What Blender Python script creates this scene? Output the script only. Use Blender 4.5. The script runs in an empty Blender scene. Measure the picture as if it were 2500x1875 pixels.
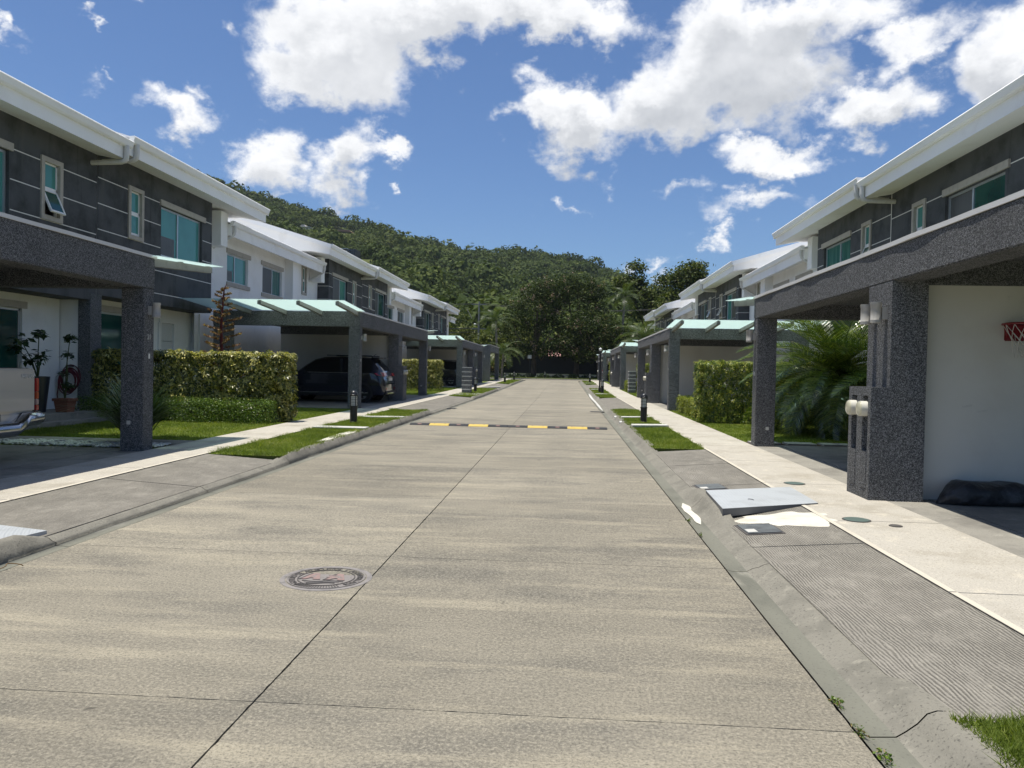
import bpy, bmesh, math, random
import numpy as np
from mathutils import Vector, Matrix

R = math.radians
rng = np.random.default_rng(7)
random.seed(7)
scene = bpy.context.scene
COL = scene.collection

# ------------------------------------------------------------------ camera
H = 1.55
FPX = 1878.0
yaw, pitch, roll = R(3.973), R(1.017), R(1.154)
fwd = Vector((-math.sin(yaw) * math.cos(pitch), math.cos(yaw) * math.cos(pitch), -math.sin(pitch)))
rt = Vector((math.cos(yaw), math.sin(yaw), 0))
up = rt.cross(fwd)
r2 = rt * math.cos(roll) + up * math.sin(roll)
u2 = up * math.cos(roll) - rt * math.sin(roll)
cam_d = bpy.data.cameras.new('camera')
cam = bpy.data.objects.new('camera', cam_d)
COL.objects.link(cam)
M3 = Matrix((r2, u2, -fwd)).transposed()
cam.matrix_world = Matrix.Translation((0, 0, H)) @ M3.to_4x4()
cam_d.sensor_width = 36.0
cam_d.lens = 36.0 * FPX / 2500.0
cam_d.clip_start = 0.05
cam_d.clip_end = 6000
scene.camera = cam

# ------------------------------------------------------------------ light and exposure
SUN_TILT = 10.3
sun_d = bpy.data.lights.new('sun', 'SUN')
sun_d.energy = 5.0
sun_d.angle = R(0.53)
sun_d.color = (1.0, 0.955, 0.86)
sun = bpy.data.objects.new('sun', sun_d)
COL.objects.link(sun)
sun.rotation_euler = (0, R(-SUN_TILT), 0)
sun.location = (-20, 0, 60)

vs = scene.view_settings
vs.view_transform = 'Standard'
vs.look = 'None'
vs.exposure = 0.25
vs.gamma = 1.0
vs.use_curve_mapping = False
scene.render.engine = 'CYCLES'
scene.cycles.max_bounces = 8
scene.cycles.diffuse_bounces = 4
scene.cycles.transparent_max_bounces = 12
scene.cycles.use_denoising = True


class NT:
    """small helper for writing node trees"""
    def __init__(self, tree):
        self.t = tree
        tree.nodes.clear()

    def n(self, typ, **kw):
        nd = self.t.nodes.new(typ)
        for k, v in kw.items():
            if k.startswith('i_'):
                key = k[2:]
                key = int(key) if key.isdigit() else key.replace('_', ' ')
                self.put(nd.inputs[key], v)
            else:
                setattr(nd, k, v)
        return nd

    def put(self, sock, v):
        if isinstance(v, bpy.types.NodeSocket):
            self.t.links.new(v, sock)
        elif v is not None:
            if sock.type == 'RGBA' and hasattr(v, '__len__') and len(v) == 3:
                v = (*v, 1)
            sock.default_value = v

    def math(self, op, a, b=None, c=None, clamp=False):
        nd = self.t.nodes.new('ShaderNodeMath')
        nd.operation = op
        nd.use_clamp = clamp
        for i, v in enumerate((a, b, c)):
            if v is not None:
                self.put(nd.inputs[i], v)
        return nd.outputs[0]

    def vmath(self, op, a, b=None, scale=None):
        nd = self.t.nodes.new('ShaderNodeVectorMath')
        nd.operation = op
        self.put(nd.inputs[0], a)
        if b is not None:
            self.put(nd.inputs[1], b)
        if scale is not None:
            self.put(nd.inputs['Scale'], scale)
        return nd.outputs['Value'] if op in ('LENGTH', 'DOT_PRODUCT', 'DISTANCE') else nd.outputs[0]

    def smooth(self, v, a, b, lo=0.0, hi=1.0):
        nd = self.t.nodes.new('ShaderNodeMapRange')
        nd.interpolation_type = 'SMOOTHSTEP'
        for k, val in (('Value', v), ('From Min', a), ('From Max', b), ('To Min', lo), ('To Max', hi)):
            self.put(nd.inputs[k], val)
        return nd.outputs[0]

    def mix(self, f, a, b, blend='MIX'):
        nd = self.t.nodes.new('ShaderNodeMix')
        nd.data_type = 'RGBA'
        nd.blend_type = blend
        self.put(nd.inputs[0], f)
        self.put(nd.inputs[6], a)
        self.put(nd.inputs[7], b)
        return nd.outputs[2]

    def noise(self, vec, scale, detail=4.0, rough=0.55, dist=0.0):
        nd = self.t.nodes.new('ShaderNodeTexNoise')
        self.put(nd.inputs['Vector'], vec)
        nd.inputs['Scale'].default_value = scale
        nd.inputs['Detail'].default_value = detail
        nd.inputs['Roughness'].default_value = rough
        nd.inputs['Distortion'].default_value = dist
        return nd.outputs[0]


def pix_dir(u, v):
    d = fwd * FPX + r2 * (u - 1250) - u2 * (v - 937.5)
    return d.normalized()


# ------------------------------------------------------------------ world: sky with fair-weather clouds
world = bpy.data.worlds.new('World')
scene.world = world
world.use_nodes = True
w = NT(world.node_tree)
sky = w.n('ShaderNodeTexSky', sky_type='NISHITA', sun_disc=False, sun_elevation=R(90 - SUN_TILT), sun_rotation=R(-90),
          altitude=300.0, air_density=1.0, dust_density=1.2, ozone_density=2.6)
geo = w.n('ShaderNodeTexCoord')
dirv = geo.outputs['Generated']
sep = w.n('ShaderNodeSeparateXYZ', i_0=dirv)
az = w.math('ARCTAN2', sep.outputs[0], sep.outputs[1])
el = w.math('ARCSINE', w.math('MINIMUM', w.math('MAXIMUM', sep.outputs[2], -0.999), 0.999))
ae = w.n('ShaderNodeCombineXYZ', i_0=az, i_1=el).outputs[0]
# every cloud: (u, v) heading it is seen at, half width, half height (in the same units), tilt, strength
CLOUDS = [
    (850, 95, 260, 165, 6, 1.1), (1020, 40, 330, 120, 0, 1.05), (1340, 40, 300, 95, 0, 1.0), (760, 150, 190, 110, 0, .9),
    (1640, 230, 330, 150, -20, 1.1), (1800, 140, 350, 200, 0, 1.1), (1400, 300, 210, 115, 10, .95), (1950, 60, 330, 130, 0, .95), (1300, 270, 120, 90, 30, .8),
    (2140, 262, 190, 100, 8, .95), (1885, 372, 165, 70, -8, .85), (2470, 110, 130, 170, -30, .85), (2260, 110, 200, 70, -40, .62),
    (430, 285, 150, 75, -10, .75), (470, 235, 70, 60, -40, .6), (650, 390, 150, 105, -38, .85), (830, 380, 150, 110, -25, .9), (960, 350, 90, 50, 25, .72),
    (1840, 500, 260, 55, -5, .55), (1660, 480, 110, 50, 0, .55), (1752, 582, 45, 50, 10, .62), (1630, 598, 90, 30, 0, .5),
    (35, 32, 70, 32, 25, .52), (190, 92, 45, 28, 25, .55), (350, 35, 60, 38, -35, .5), (575, 85, 60, 50, 40, .5), (985, 482, 34, 26, -20, .5), (235, 235, 40, 22, 0, .42),
    (1500, 440, 60, 65, 40, .42), (1390, 478, 50, 34, 30, .42), (180, 240, 80, 40, 20, .42), (1540, 655, 60, 50, 0, .5), (1650, 655, 90, 60, 0, .5),
]


def blob_field(vec):
    out = None
    for (cu, cv, ru, rv, ang, st) in CLOUDS:
        d = pix_dir(cu, cv)
        a0, e0 = math.atan2(d.x, d.y), math.asin(d.z)
        m = w.n('ShaderNodeMapping', vector_type='TEXTURE')
        w.put(m.inputs['Vector'], vec)
        m.inputs['Location'].default_value = (a0, e0, 0)
        m.inputs['Rotation'].default_value = (0, 0, R(-ang))
        m.inputs['Scale'].default_value = (ru * .86 / FPX, rv * .86 / FPX, 1)
        ln = w.vmath('LENGTH', m.outputs[0])
        val = w.math('MINIMUM', w.math('MULTIPLY_ADD', ln, -st * 1.15, st * 1.42), 1.05)
        val = w.math('MAXIMUM', val, 0.0)
        out = val if out is None else w.math('SMOOTH_MAX', out, val, .12)
    return out


noise_scale = w.vmath('MULTIPLY', dirv, (1.0, 1.0, 1.35))
warp_n = w.n('ShaderNodeTexNoise', i_Vector=noise_scale, i_Scale=8.5, i_Detail=7.0, i_Roughness=.58)
ae = w.vmath('ADD', ae, w.vmath('SCALE', w.vmath('SUBTRACT', warp_n.outputs['Color'], (.5, .5, .5)), scale=.17))
warp_f = w.n('ShaderNodeTexNoise', i_Vector=noise_scale, i_Scale=36.0, i_Detail=6.0, i_Roughness=.6)
ae = w.vmath('ADD', ae, w.vmath('SCALE', w.vmath('SUBTRACT', warp_f.outputs['Color'], (.5, .5, .5)), scale=.045))
n_big = w.noise(noise_scale, 7.5, 9.0, 0.60, 0.15)
n_fine = w.noise(w.vmath('ADD', noise_scale, (3.1, 1.7, 9.2)), 26.0, 8.0, 0.62, 0.3)
n_low = w.noise(w.vmath('ADD', noise_scale, (7.7, 2.2, 4.4)), 2.2, 3.0, 0.5)
elsewhere = w.smooth(w.math('ABSOLUTE', az), .72, .95)
overhead = w.smooth(el, .50, .68)
elsewhere = w.math('MAXIMUM', elsewhere, overhead)
free = w.math('MULTIPLY', w.smooth(n_low, .50, .68, 0, .85), elsewhere)
field = w.math('MAXIMUM', blob_field(ae), free)
field_up = blob_field(w.vmath('ADD', ae, (0.0, .030, 0.0)))
tex = w.math('MULTIPLY_ADD', w.math('SUBTRACT', n_big, .5), 1.25, w.math('MULTIPLY', w.math('SUBTRACT', n_fine, .5), .75))
dens = w.math('ADD', field, tex)
cover = w.math('POWER', w.smooth(dens, .30, .86), 1.15)
cover = w.math('MULTIPLY', cover, w.smooth(field, .02, .16))
thick = w.smooth(dens, .55, 1.25)
n_up = w.noise(w.vmath('ADD', noise_scale, (0.0, 0.0, .030)), 7.5, 5.0, 0.55, 0.15)
relief = w.math('SUBTRACT', n_big, n_up)
above = w.smooth(w.math('ADD', field_up, w.math('MULTIPLY', tex, .55)), .45, 1.25)
shade = w.math('ADD', w.math('MULTIPLY', above, .62), w.math('MULTIPLY', relief, -1.3), clamp=True)
shade = w.math('MULTIPLY', shade, w.smooth(n_low, .25, .60, .65, 1.1))
c_cloud = w.mix(shade, (.97, .98, 1.0), (.36, .39, .44))
low_fade = w.smooth(el, .04, .22, .62, 1.0)
cover = w.math('MULTIPLY', cover, w.math('MULTIPLY', low_fade, w.smooth(el, -.02, .05)))
skyc = w.mix(1.0, sky.outputs[0], (.74, .92, 1.15), 'MULTIPLY')
bg1 = w.n('ShaderNodeBackground', i_Color=skyc, i_Strength=0.086)
bg2 = w.n('ShaderNodeBackground', i_Color=c_cloud, i_Strength=0.90)
mx = w.n('ShaderNodeMixShader', i_0=cover, i_1=bg1.outputs[0], i_2=bg2.outputs[0])
w.n('ShaderNodeOutputWorld', i_Surface=mx.outputs[0])
world.cycles.sampling_method = 'MANUAL'
world.cycles.sample_map_resolution = 512

# ------------------------------------------------------------------ materials
MATS = {}


def pmat(name, base, rough=.7, spec=.4, var=None, metal=0.0, bump=None, coat=0.0, alpha=None):
    """Principled material. var = list of (color, scale, lo, hi, detail, stretch); bump = (scale, strength, dist, stretch)"""
    if name in MATS:
        return MATS[name]
    m = bpy.data.materials.new(name)
    m.use_nodes = True
    t = NT(m.node_tree)
    tc = t.n('ShaderNodeTexCoord').outputs['Object']
    ge = t.n('ShaderNodeNewGeometry')
    pos = ge.outputs['Position']
    col = None
    cur = base
    for vv in (var or []):
        c, sc, lo, hi, det, st = (list(vv) + [None] * 6)[:6]
        vec = t.vmath('MULTIPLY', pos, st) if st else pos
        nz = t.noise(vec, sc, det or 4.0, .6)
        f = t.smooth(nz, lo, hi)
        cur = t.mix(f, cur if not isinstance(cur, tuple) else (*cur[:3], 1), (*c, 1))
    b = t.n('ShaderNodeBsdfPrincipled')
    t.put(b.inputs['Base Color'], cur)
    b.inputs['Roughness'].default_value = rough
    b.inputs['Metallic'].default_value = metal
    b.inputs['Specular IOR Level'].default_value = spec
    if coat:
        b.inputs['Coat Weight'].default_value = coat
        b.inputs['Coat Roughness'].default_value = .05
    if bump:
        bs = bump if isinstance(bump, list) else [bump]
        last = None
        for (sc, stg, dist, st) in bs:
            vec = t.vmath('MULTIPLY', pos, st) if st else pos
            bn = t.n('ShaderNodeBump')
            bn.inputs['Strength'].default_value = stg
            bn.inputs['Distance'].default_value = dist
            t.put(bn.inputs['Height'], t.noise(vec, sc, 5.0, .6))
            if last is not None:
                t.put(bn.inputs['Normal'], last)
            last = bn.outputs[0]
        t.put(b.inputs['Normal'], last)
    t.n('ShaderNodeOutputMaterial', i_Surface=b.outputs[0])
    MATS[name] = m
    return m


def mat_road():
    m = bpy.data.materials.new('road_concrete'); m.use_nodes = True
    t = NT(m.node_tree)
    pos = t.n('ShaderNodeNewGeometry').outputs['Position']
    oi = t.n('ShaderNodeObjectInfo')
    broad = t.noise(pos, .45, 5, .6)
    patch = t.noise(t.vmath('MULTIPLY', pos, (.6, 1.3, 1)), .9, 8, .66)
    streak = t.noise(t.vmath('MULTIPLY', pos, (.40, 2.6, 1)), 1.2, 8, .70)
    broom = t.noise(t.vmath('MULTIPLY', pos, (2.0, 26, 1)), 1.6, 4, .65)
    grain = t.noise(pos, 80, 3, .75)
    grain2 = t.noise(pos, 52, 5, .85)
    spots = t.noise(pos, 6.0, 2, .5)
    sep = t.n('ShaderNodeSeparateXYZ', i_0=pos)
    lane = t.math('ABSOLUTE', t.math('SUBTRACT', t.math('ABSOLUTE', t.math('ADD', sep.outputs[0], 1.4)), 1.25))
    c = t.mix(t.smooth(broad, .32, .68), (.212, .191, .148, 1), (.268, .242, .188, 1))
    c = t.mix(t.math('MULTIPLY', t.smooth(patch, .46, .64), .72), c, (.130, .121, .102, 1))
    c = t.mix(t.math('MULTIPLY', t.smooth(streak, .50, .66), .66), c, (.385, .342, .252, 1))
    c = t.mix(t.math('MULTIPLY', t.smooth(streak, .47, .34), .40), c, (.140, .131, .106, 1))
    c = t.mix(t.math('MULTIPLY', t.smooth(lane, .45, .05), .14), c, (.13, .122, .10, 1))
    c = t.mix(t.math('MULTIPLY', t.smooth(broom, .46, .70), .20), c, (.12, .112, .092, 1))
    c = t.mix(t.math('MULTIPLY', t.smooth(grain2, .48, .62), .64), c, (.40, .362, .282, 1))
    c = t.mix(t.math('MULTIPLY', t.smooth(grain2, .48, .36), .62), c, (.085, .079, .065, 1))
    c = t.mix(t.math('MULTIPLY', t.smooth(grain, .50, .66), .60), c, (.075, .07, .058, 1))
    c = t.mix(t.math('MULTIPLY', t.smooth(spots, .735, .79), .6), c, (.06, .055, .046, 1))
    tone = t.math('MULTIPLY_ADD', oi.outputs['Random'], .17, .915)
    c = t.mix(1.0, c, t.n('ShaderNodeCombineXYZ', i_0=tone, i_1=tone, i_2=tone).outputs[0], 'MULTIPLY')
    b = t.n('ShaderNodeBsdfPrincipled', i_Roughness=.85)
    b.inputs['Specular IOR Level'].default_value = .25
    t.put(b.inputs['Base Color'], c)
    bp = t.n('ShaderNodeBump'); bp.inputs['Strength'].default_value = .8; bp.inputs['Distance'].default_value = .008
    t.put(bp.inputs['Height'], t.math('ADD', grain2, t.math('MULTIPLY', broom, .35)))
    t.put(b.inputs['Normal'], bp.outputs[0])
    t.n('ShaderNodeOutputMaterial', i_Surface=b.outputs[0])
    return m


def mat_grooved(name, c0, c1, spacing, axis='X'):
    m = bpy.data.materials.new(name); m.use_nodes = True
    t = NT(m.node_tree)
    pos = t.n('ShaderNodeNewGeometry').outputs['Position']
    sp = t.n('ShaderNodeSeparateXYZ', i_0=pos)
    wob = t.noise(t.vmath('MULTIPLY', pos, (2.0, .8, 1)), 1.6, 4, .6)
    x = t.math('ADD', sp.outputs[0], t.math('MULTIPLY', t.math('SUBTRACT', wob, .5), .10))
    wave = t.math('MULTIPLY_ADD', t.math('SINE', t.math('MULTIPLY', x, 6.2832 / spacing)), .5, .5)
    wear = t.noise(t.vmath('MULTIPLY', pos, (1, .6, 1)), 6.0, 6, .7)
    gr = t.math('MULTIPLY', t.math('POWER', wave, 2.6), t.smooth(wear, .28, .60, .35, 1.0))
    grain = t.noise(pos, 70, 4, .7)
    broad = t.noise(pos, 1.3, 5, .6)
    c = t.mix(t.smooth(broad, .3, .7), (*c0, 1), (*c1, 1))
    c = t.mix(t.math('MULTIPLY', t.smooth(gr, .15, .75), .55), c, (c0[0] * .40, c0[1] * .40, c0[2] * .40, 1))
    c = t.mix(t.math('MULTIPLY', t.smooth(grain, .48, .7), .5), c, (c1[0] * 1.5, c1[1] * 1.5, c1[2] * 1.45, 1))
    b = t.n('ShaderNodeBsdfPrincipled', i_Roughness=.9)
    b.inputs['Specular IOR Level'].default_value = .2
    t.put(b.inputs['Base Color'], c)
    bp = t.n('ShaderNodeBump'); bp.inputs['Strength'].default_value = .9; bp.inputs['Distance'].default_value = .012
    bp.invert = True
    t.put(bp.inputs['Height'], t.math('ADD', gr, t.math('MULTIPLY', grain, -.5)))
    t.put(b.inputs['Normal'], bp.outputs[0])
    t.n('ShaderNodeOutputMaterial', i_Surface=b.outputs[0])
    return m


def mat_pebble(name, dark, mid, light, scale=55.):
    m = bpy.data.materials.new(name); m.use_nodes = True
    t = NT(m.node_tree)
    pos = t.n('ShaderNodeNewGeometry').outputs['Position']
    v = t.n('ShaderNodeTexVoronoi'); v.inputs['Scale'].default_value = scale
    t.put(v.inputs['Vector'], t.vmath('ADD', pos, t.vmath('SCALE', t.n('ShaderNodeTexNoise', i_Scale=scale * .7).outputs[1], scale=.012)))
    cr = t.n('ShaderNodeSeparateColor', i_0=v.outputs['Color']).outputs[0]
    fine = t.noise(pos, scale * 1.5, 3, .7)
    broad = t.noise(pos, .9, 4, .6)
    c = t.mix(t.smooth(cr, .25, .60), (*dark, 1), (*mid, 1))
    c = t.mix(t.smooth(cr, .68, .92), c, (*light, 1))
    c = t.mix(t.math('MULTIPLY', t.smooth(fine, .5, .7), .5), c, (*dark, 1))
    c = t.mix(t.math('MULTIPLY', t.smooth(broad, .5, .75), .3), c, (*dark, 1))
    b = t.n('ShaderNodeBsdfPrincipled', i_Roughness=.75)
    if 'Diffuse Roughness' in b.inputs:
        b.inputs['Diffuse Roughness'].default_value = 1.0
    b.inputs['Specular IOR Level'].default_value = .3
    t.put(b.inputs['Base Color'], c)
    bp = t.n('ShaderNodeBump'); bp.inputs['Strength'].default_value = 1.0; bp.inputs['Distance'].default_value = .022
    t.put(bp.inputs['Height'], t.math('ADD', t.math('MULTIPLY', v.outputs['Distance'], -1.0), fine))
    t.put(b.inputs['Normal'], bp.outputs[0])
    t.n('ShaderNodeOutputMaterial', i_Surface=b.outputs[0])
    return m


def mat_leaf(name, cols, rough=.5, trans=.35, spec=.4, patch=None):
    """cols: list of (position, colour); colour picked by leaf"""
    m = bpy.data.materials.new(name); m.use_nodes = True
    t = NT(m.node_tree)
    g = t.n('ShaderNodeNewGeometry')
    rp = t.n('ShaderNodeValToRGB')
    el = rp.color_ramp.elements
    while len(el) < len(cols):
        el.new(.5)
    for e, (p, c) in zip(el, cols):
        e.position = p
        e.color = (*c, 1)
    f = g.outputs['Random Per Island']
    if patch:
        nz = t.noise(g.outputs['Position'], patch, 3, .6)
        f = t.math('ADD', t.math('MULTIPLY', f, .55), t.math('MULTIPLY', t.smooth(nz, .3, .7), .45))
    t.put(rp.inputs[0], f)
    b = t.n('ShaderNodeBsdfPrincipled', i_Roughness=rough)
    b.inputs['Specular IOR Level'].default_value = spec
    t.put(b.inputs['Base Color'], rp.outputs[0])
    tr = t.n('ShaderNodeBsdfTranslucent')
    t.put(tr.inputs[0], t.mix(1.0, rp.outputs[0], (1.15, 1.25, .5, 1), 'MULTIPLY'))
    mxs = t.n('ShaderNodeMixShader', i_0=trans, i_1=b.outputs[0], i_2=tr.outputs[0])
    t.n('ShaderNodeOutputMaterial', i_Surface=mxs.outputs[0])
    return m


def mat_glass_sheet(name, tint):
    m = bpy.data.materials.new(name); m.use_nodes = True
    t = NT(m.node_tree)
    d = t.n('ShaderNodeBsdfDiffuse', i_Color=(*tint, 1))
    tr = t.n('ShaderNodeBsdfTranslucent', i_Color=(*tint, 1))
    tp = t.n('ShaderNodeBsdfTransparent', i_Color=(tint[0] * .85, tint[1] * .98, tint[2] * .95, 1))
    gl = t.n('ShaderNodeBsdfGlossy', i_Roughness=.15)
    a = t.n('ShaderNodeMixShader', i_0=.62, i_1=d.outputs[0], i_2=tr.outputs[0])
    b = t.n('ShaderNodeMixShader', i_0=.34, i_1=a.outputs[0], i_2=tp.outputs[0])
    c = t.n('ShaderNodeMixShader', i_0=.06, i_1=b.outputs[0], i_2=gl.outputs[0])
    t.n('ShaderNodeOutputMaterial', i_Surface=c.outputs[0])
    return m


M = {}
M['road'] = mat_road()
M['joint'] = pmat('joint_dirt', (.075, .066, .052), .95, .1, [((.13, .12, .09), 3, .5, .7, 5)])
M['gutter'] = pmat('gutter_concrete', (.175, .172, .138), .85, .25, [((.125, .124, .10), 2.2, .45, .7, 6, (1, .35, 1)), ((.30, .285, .235), 3.1, .56, .74, 6, (1, .3, 1)), ((.10, .095, .085), 60, .55, .75, 3)], bump=(45, .4, .006, None))
M['kerb'] = pmat('kerb_concrete', (.215, .202, .168), .9, .2, [((.165, .156, .130), 2.6, .44, .66, 9), ((.275, .258, .212), 14, .54, .74, 8), ((.10, .094, .08), 60, .54, .72, 4)], bump=[(34, .6, .010, None)])
M['apron'] = mat_grooved('apron_concrete', (.215, .20, .172), (.275, .255, .218), .021)
M['sidewalk'] = pmat('sidewalk_concrete', (.43, .40, .345), .9, .2, [((.34, .31, .255), 1.7, .45, .72, 6), ((.53, .485, .40), 5, .55, .72, 6), ((.27, .245, .20), 80, .52, .68, 3), ((.55, .51, .425), 60, .58, .70, 3)], bump=(80, .5, .006, None))
M['side_trim'] = pmat('sidewalk_border', (.54, .495, .41), .85, .2, [((.44, .40, .33), 3, .5, .75, 6)])
M['driveway'] = pmat('driveway_concrete', (.27, .255, .22), .85, .25, [((.17, .16, .14), 1.6, .45, .7, 6), ((.36, .34, .295), 4, .56, .75, 6), ((.14, .13, .115), 70, .56, .7, 3)], bump=(60, .35, .005, None))
M['white_cement'] = pmat('white_cement', (.60, .57, .49), .9, .2, [((.50, .47, .39), 4, .5, .7, 6)], bump=(40, .5, .006, None))
M['slab_white'] = pmat('pale_concrete_plank', (.50, .49, .455), .85, .2, [((.40, .39, .355), 5, .5, .75, 5)])
M['pebble'] = mat_pebble('grey_pebble_dash', (.072, .074, .076), (.235, .239, .245), (.47, .475, .475), 125.)
M['dark_wall'] = pmat('dark_grey_stucco', (.092, .095, .097), .85, .25, [((.048, .050, .049), 1.4, .42, .7, 5), ((.105, .106, .10), 2.6, .54, .76, 5, (1, 1, .10)), ((.040, .041, .040), 5.0, .58, .78, 5, (1, 1, .08)), ((.10, .102, .10), 48, .56, .72, 3), ((.03, .031, .032), 60, .58, .72, 3)], bump=(70, .5, .006, None))
M['white_wall'] = pmat('white_stucco', (.88, .865, .82), .85, .25, [((.80, .78, .73), 1.1, .48, .75, 5), ((.75, .725, .67), 6, .62, .8, 5, (1, 1, .3))], bump=(60, .22, .004, None))
M['cream_wall'] = pmat('cream_carport_wall', (.70, .68, .62), .85, .25, [((.66, .635, .575), 1.3, .45, .7, 5), ((.58, .56, .505), 9, .66, .8, 5)], bump=(60, .2, .004, None))
M['scuff'] = pmat('wall_scuff', (.62, .60, .545), .9, .2, [((.66, .64, .585), 22, .40, .60, 4)])
M['soffit'] = pmat('white_soffit', (.89, .875, .83), .8, .25, [((.82, .795, .74), 1.2, .5, .75, 4)])
M['gutterw'] = pmat('white_gutter', (.88, .87, .835), .5, .35, [((.78, .765, .72), 2.5, .5, .8, 5, (1, .3, 2)), ((.66, .64, .58), 5, .66, .82, 6, (1, .5, .3))])
M['roof'] = pmat('white_metal_roof', (.80, .80, .80), .4, .5, [((.70, .70, .69), 1.5, .5, .75, 4)])
M['pipe'] = pmat('white_pvc_pipe', (.66, .64, .59), .45, .4, [((.56, .54, .49), 6, .5, .8, 4)])
M['trim'] = pmat('beige_stone_trim', (.46, .42, .355), .85, .25, [((.39, .355, .30), 6, .45, .7, 5)], bump=(50, .3, .004, None))
M['stripe'] = pmat('white_wall_line', (.74, .72, .66), .8, .3)
M['cap'] = pmat('pale_metal_coping', (.64, .63, .60), .5, .4, [((.52, .51, .48), 2.2, .5, .75, 4, (1, .4, 1))])
M['alu'] = pmat('aluminium_frame', (.55, .57, .58), .35, .5, metal=.6)
M['win_teal'] = pmat('teal_blind_pane', (.085, .285, .245), .06, .5, [((.07, .235, .205), .8, .4, .7, 2)])
M['win_teal_d'] = pmat('dark_teal_pane', (.018, .085, .070), .05, .6, [((.01, .05, .045), .7, .4, .7, 2)])
M['win_curtain'] = pmat('curtain_pane', (.03, .13, .11), .06, .5, [((.09, .24, .205), 2.2, .45, .6, 2, (0, 7, .15))])
M['win_dark'] = pmat('insect_screen_pane', (.10, .097, .085), .35, .4, [((.075, .072, .064), 5, .4, .6, 3, (1, 9, .3))])
M['canopy'] = mat_glass_sheet('frosted_green_glass', (.88, .965, .95))
M['bracket'] = pmat('grey_metal_bracket', (.25, .24, .22), .5, .4, [((.19, .185, .17), 4, .5, .7, 4)])
M['sconce'] = pmat('sconce_metal', (.42, .40, .36), .4, .45, [((.30, .285, .255), 9, .45, .7, 4, (1, 1, .3))])
M['meter'] = pmat('meter_housing', (.62, .60, .52), .35, .45)
M['meter_glass'] = pmat('meter_glass', (.55, .52, .38), .08, .6, coat=.6)
M['plate'] = pmat('light_plate', (.62, .61, .56), .5, .4)
M['number'] = pmat('brushed_numeral', (.60, .59, .56), .4, .5, metal=.3)
M['black_metal'] = pmat('black_paint', (.016, .017, .019), .35, .45, [((.03, .031, .033), 12, .5, .75, 4)])
M['lamp_glass'] = pmat('bollard_lens', (.62, .64, .64), .15, .5)
M['rubber_black'] = pmat('black_rubber', (.030, .031, .034), .75, .3, [((.06, .06, .06), 14, .5, .75, 5)], bump=(60, .3, .004, None))
M['rubber_yellow'] = pmat('yellow_rubber', (.56, .40, .10), .7, .3, [((.44, .30, .07), 8, .52, .75, 5), ((.15, .11, .05), 30, .66, .8, 4)])
M['reflect'] = pmat('worn_reflector', (.17, .10, .085), .5, .4)
M['steel'] = pmat('galvanised_plate', (.40, .42, .43), .55, .4, [((.35, .365, .37), 3, .45, .7, 5), ((.29, .30, .30), 18, .62, .8, 5)])
M['steel_side'] = pmat('plate_edge', (.10, .105, .115), .5, .5)
M['box_lid'] = pmat('grey_meter_lid', (.115, .125, .125), .6, .4, [((.08, .085, .085), 6, .45, .7, 4)])
M['lid_green'] = pmat('green_valve_lid', (.085, .12, .105), .6, .4)
M['iron'] = pmat('cast_iron', (.215, .195, .180), .65, .3, [((.21, .19, .178), 18, .5, .7, 5), ((.11, .10, .095), 40, .56, .75, 4)], bump=(90, .3, .003, None))
M['iron_rim'] = pmat('worn_iron_rim', (.235, .215, .20), .6, .3, [((.15, .14, .13), 14, .45, .7, 5)])
M['iron_dark'] = pmat('dark_iron', (.085, .078, .072), .7, .3)
M['iron_red'] = pmat('faded_red_iron', (.27, .185, .165), .7, .3, [((.18, .15, .138), 25, .45, .65, 5)])
M['grate'] = pmat('grate_iron', (.05, .048, .045), .6, .4)
M['terracotta'] = pmat('terracotta', (.24, .10, .065), .8, .3, [((.18, .075, .05), 7, .45, .7, 4)])
M['pot_dark'] = pmat('dark_glazed_pot', (.022, .026, .034), .3, .5)
M['hose'] = pmat('red_hose', (.11, .018, .024), .45, .45)
M['bag'] = pmat('black_vinyl_bag', (.020, .021, .025), .4, .45, [((.055, .058, .066), 4.5, .46, .62, 5)], bump=[(5, .6, .05, None), (18, .5, .02, None)])
M['bag_blue'] = pmat('navy_bag_trim', (.012, .014, .045), .5, .4)
M['red_plastic'] = pmat('red_rim_plastic', (.20, .010, .016), .4, .45)
M['net'] = pmat('white_net', (.55, .53, .48), .8, .2)
M['silver'] = pmat('silver_truck_paint', (.42, .41, .385), .30, .5, metal=.15, coat=.7)
M['chrome'] = pmat('chrome', (.75, .76, .78), .10, .5, metal=1.0)
M['chrome_bar'] = pmat('brushed_chrome', (.48, .49, .51), .20, .5, metal=1.0)
M['chrome_dark'] = pmat('bumper_step', (.03, .03, .032), .6, .4)
M['navy'] = pmat('navy_car_paint', (.004, .007, .022), .22, .5, coat=.9)
M['black_car'] = pmat('black_car_paint', (.012, .013, .016), .22, .5, coat=.9)
M['grey_car'] = pmat('charcoal_car_paint', (.06, .062, .066), .25, .5, coat=.8)
M['car_glass'] = pmat('car_glass', (.008, .010, .012), .04, .7)
M['tyre'] = pmat('tyre_rubber', (.018, .018, .019), .85, .2)
M['alloy'] = pmat('alloy_rim', (.42, .43, .45), .3, .5, metal=.8)
M['lamp_red'] = pmat('red_lamp', (.34, .012, .014), .18, .5, coat=.6)
M['lamp_orange'] = pmat('amber_lamp', (.34, .045, .015), .18, .5, coat=.5)
M['lamp_white'] = pmat('clear_lamp', (.30, .20, .20), .15, .5, coat=.6)
M['plastic'] = pmat('black_plastic', (.022, .022, .024), .6, .3)
M['bark'] = pmat('tree_bark', (.13, .105, .08), .95, .15, [((.07, .058, .045), 4, .45, .7, 6, (1, 1, .3))], bump=(12, .6, .03, None))
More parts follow.
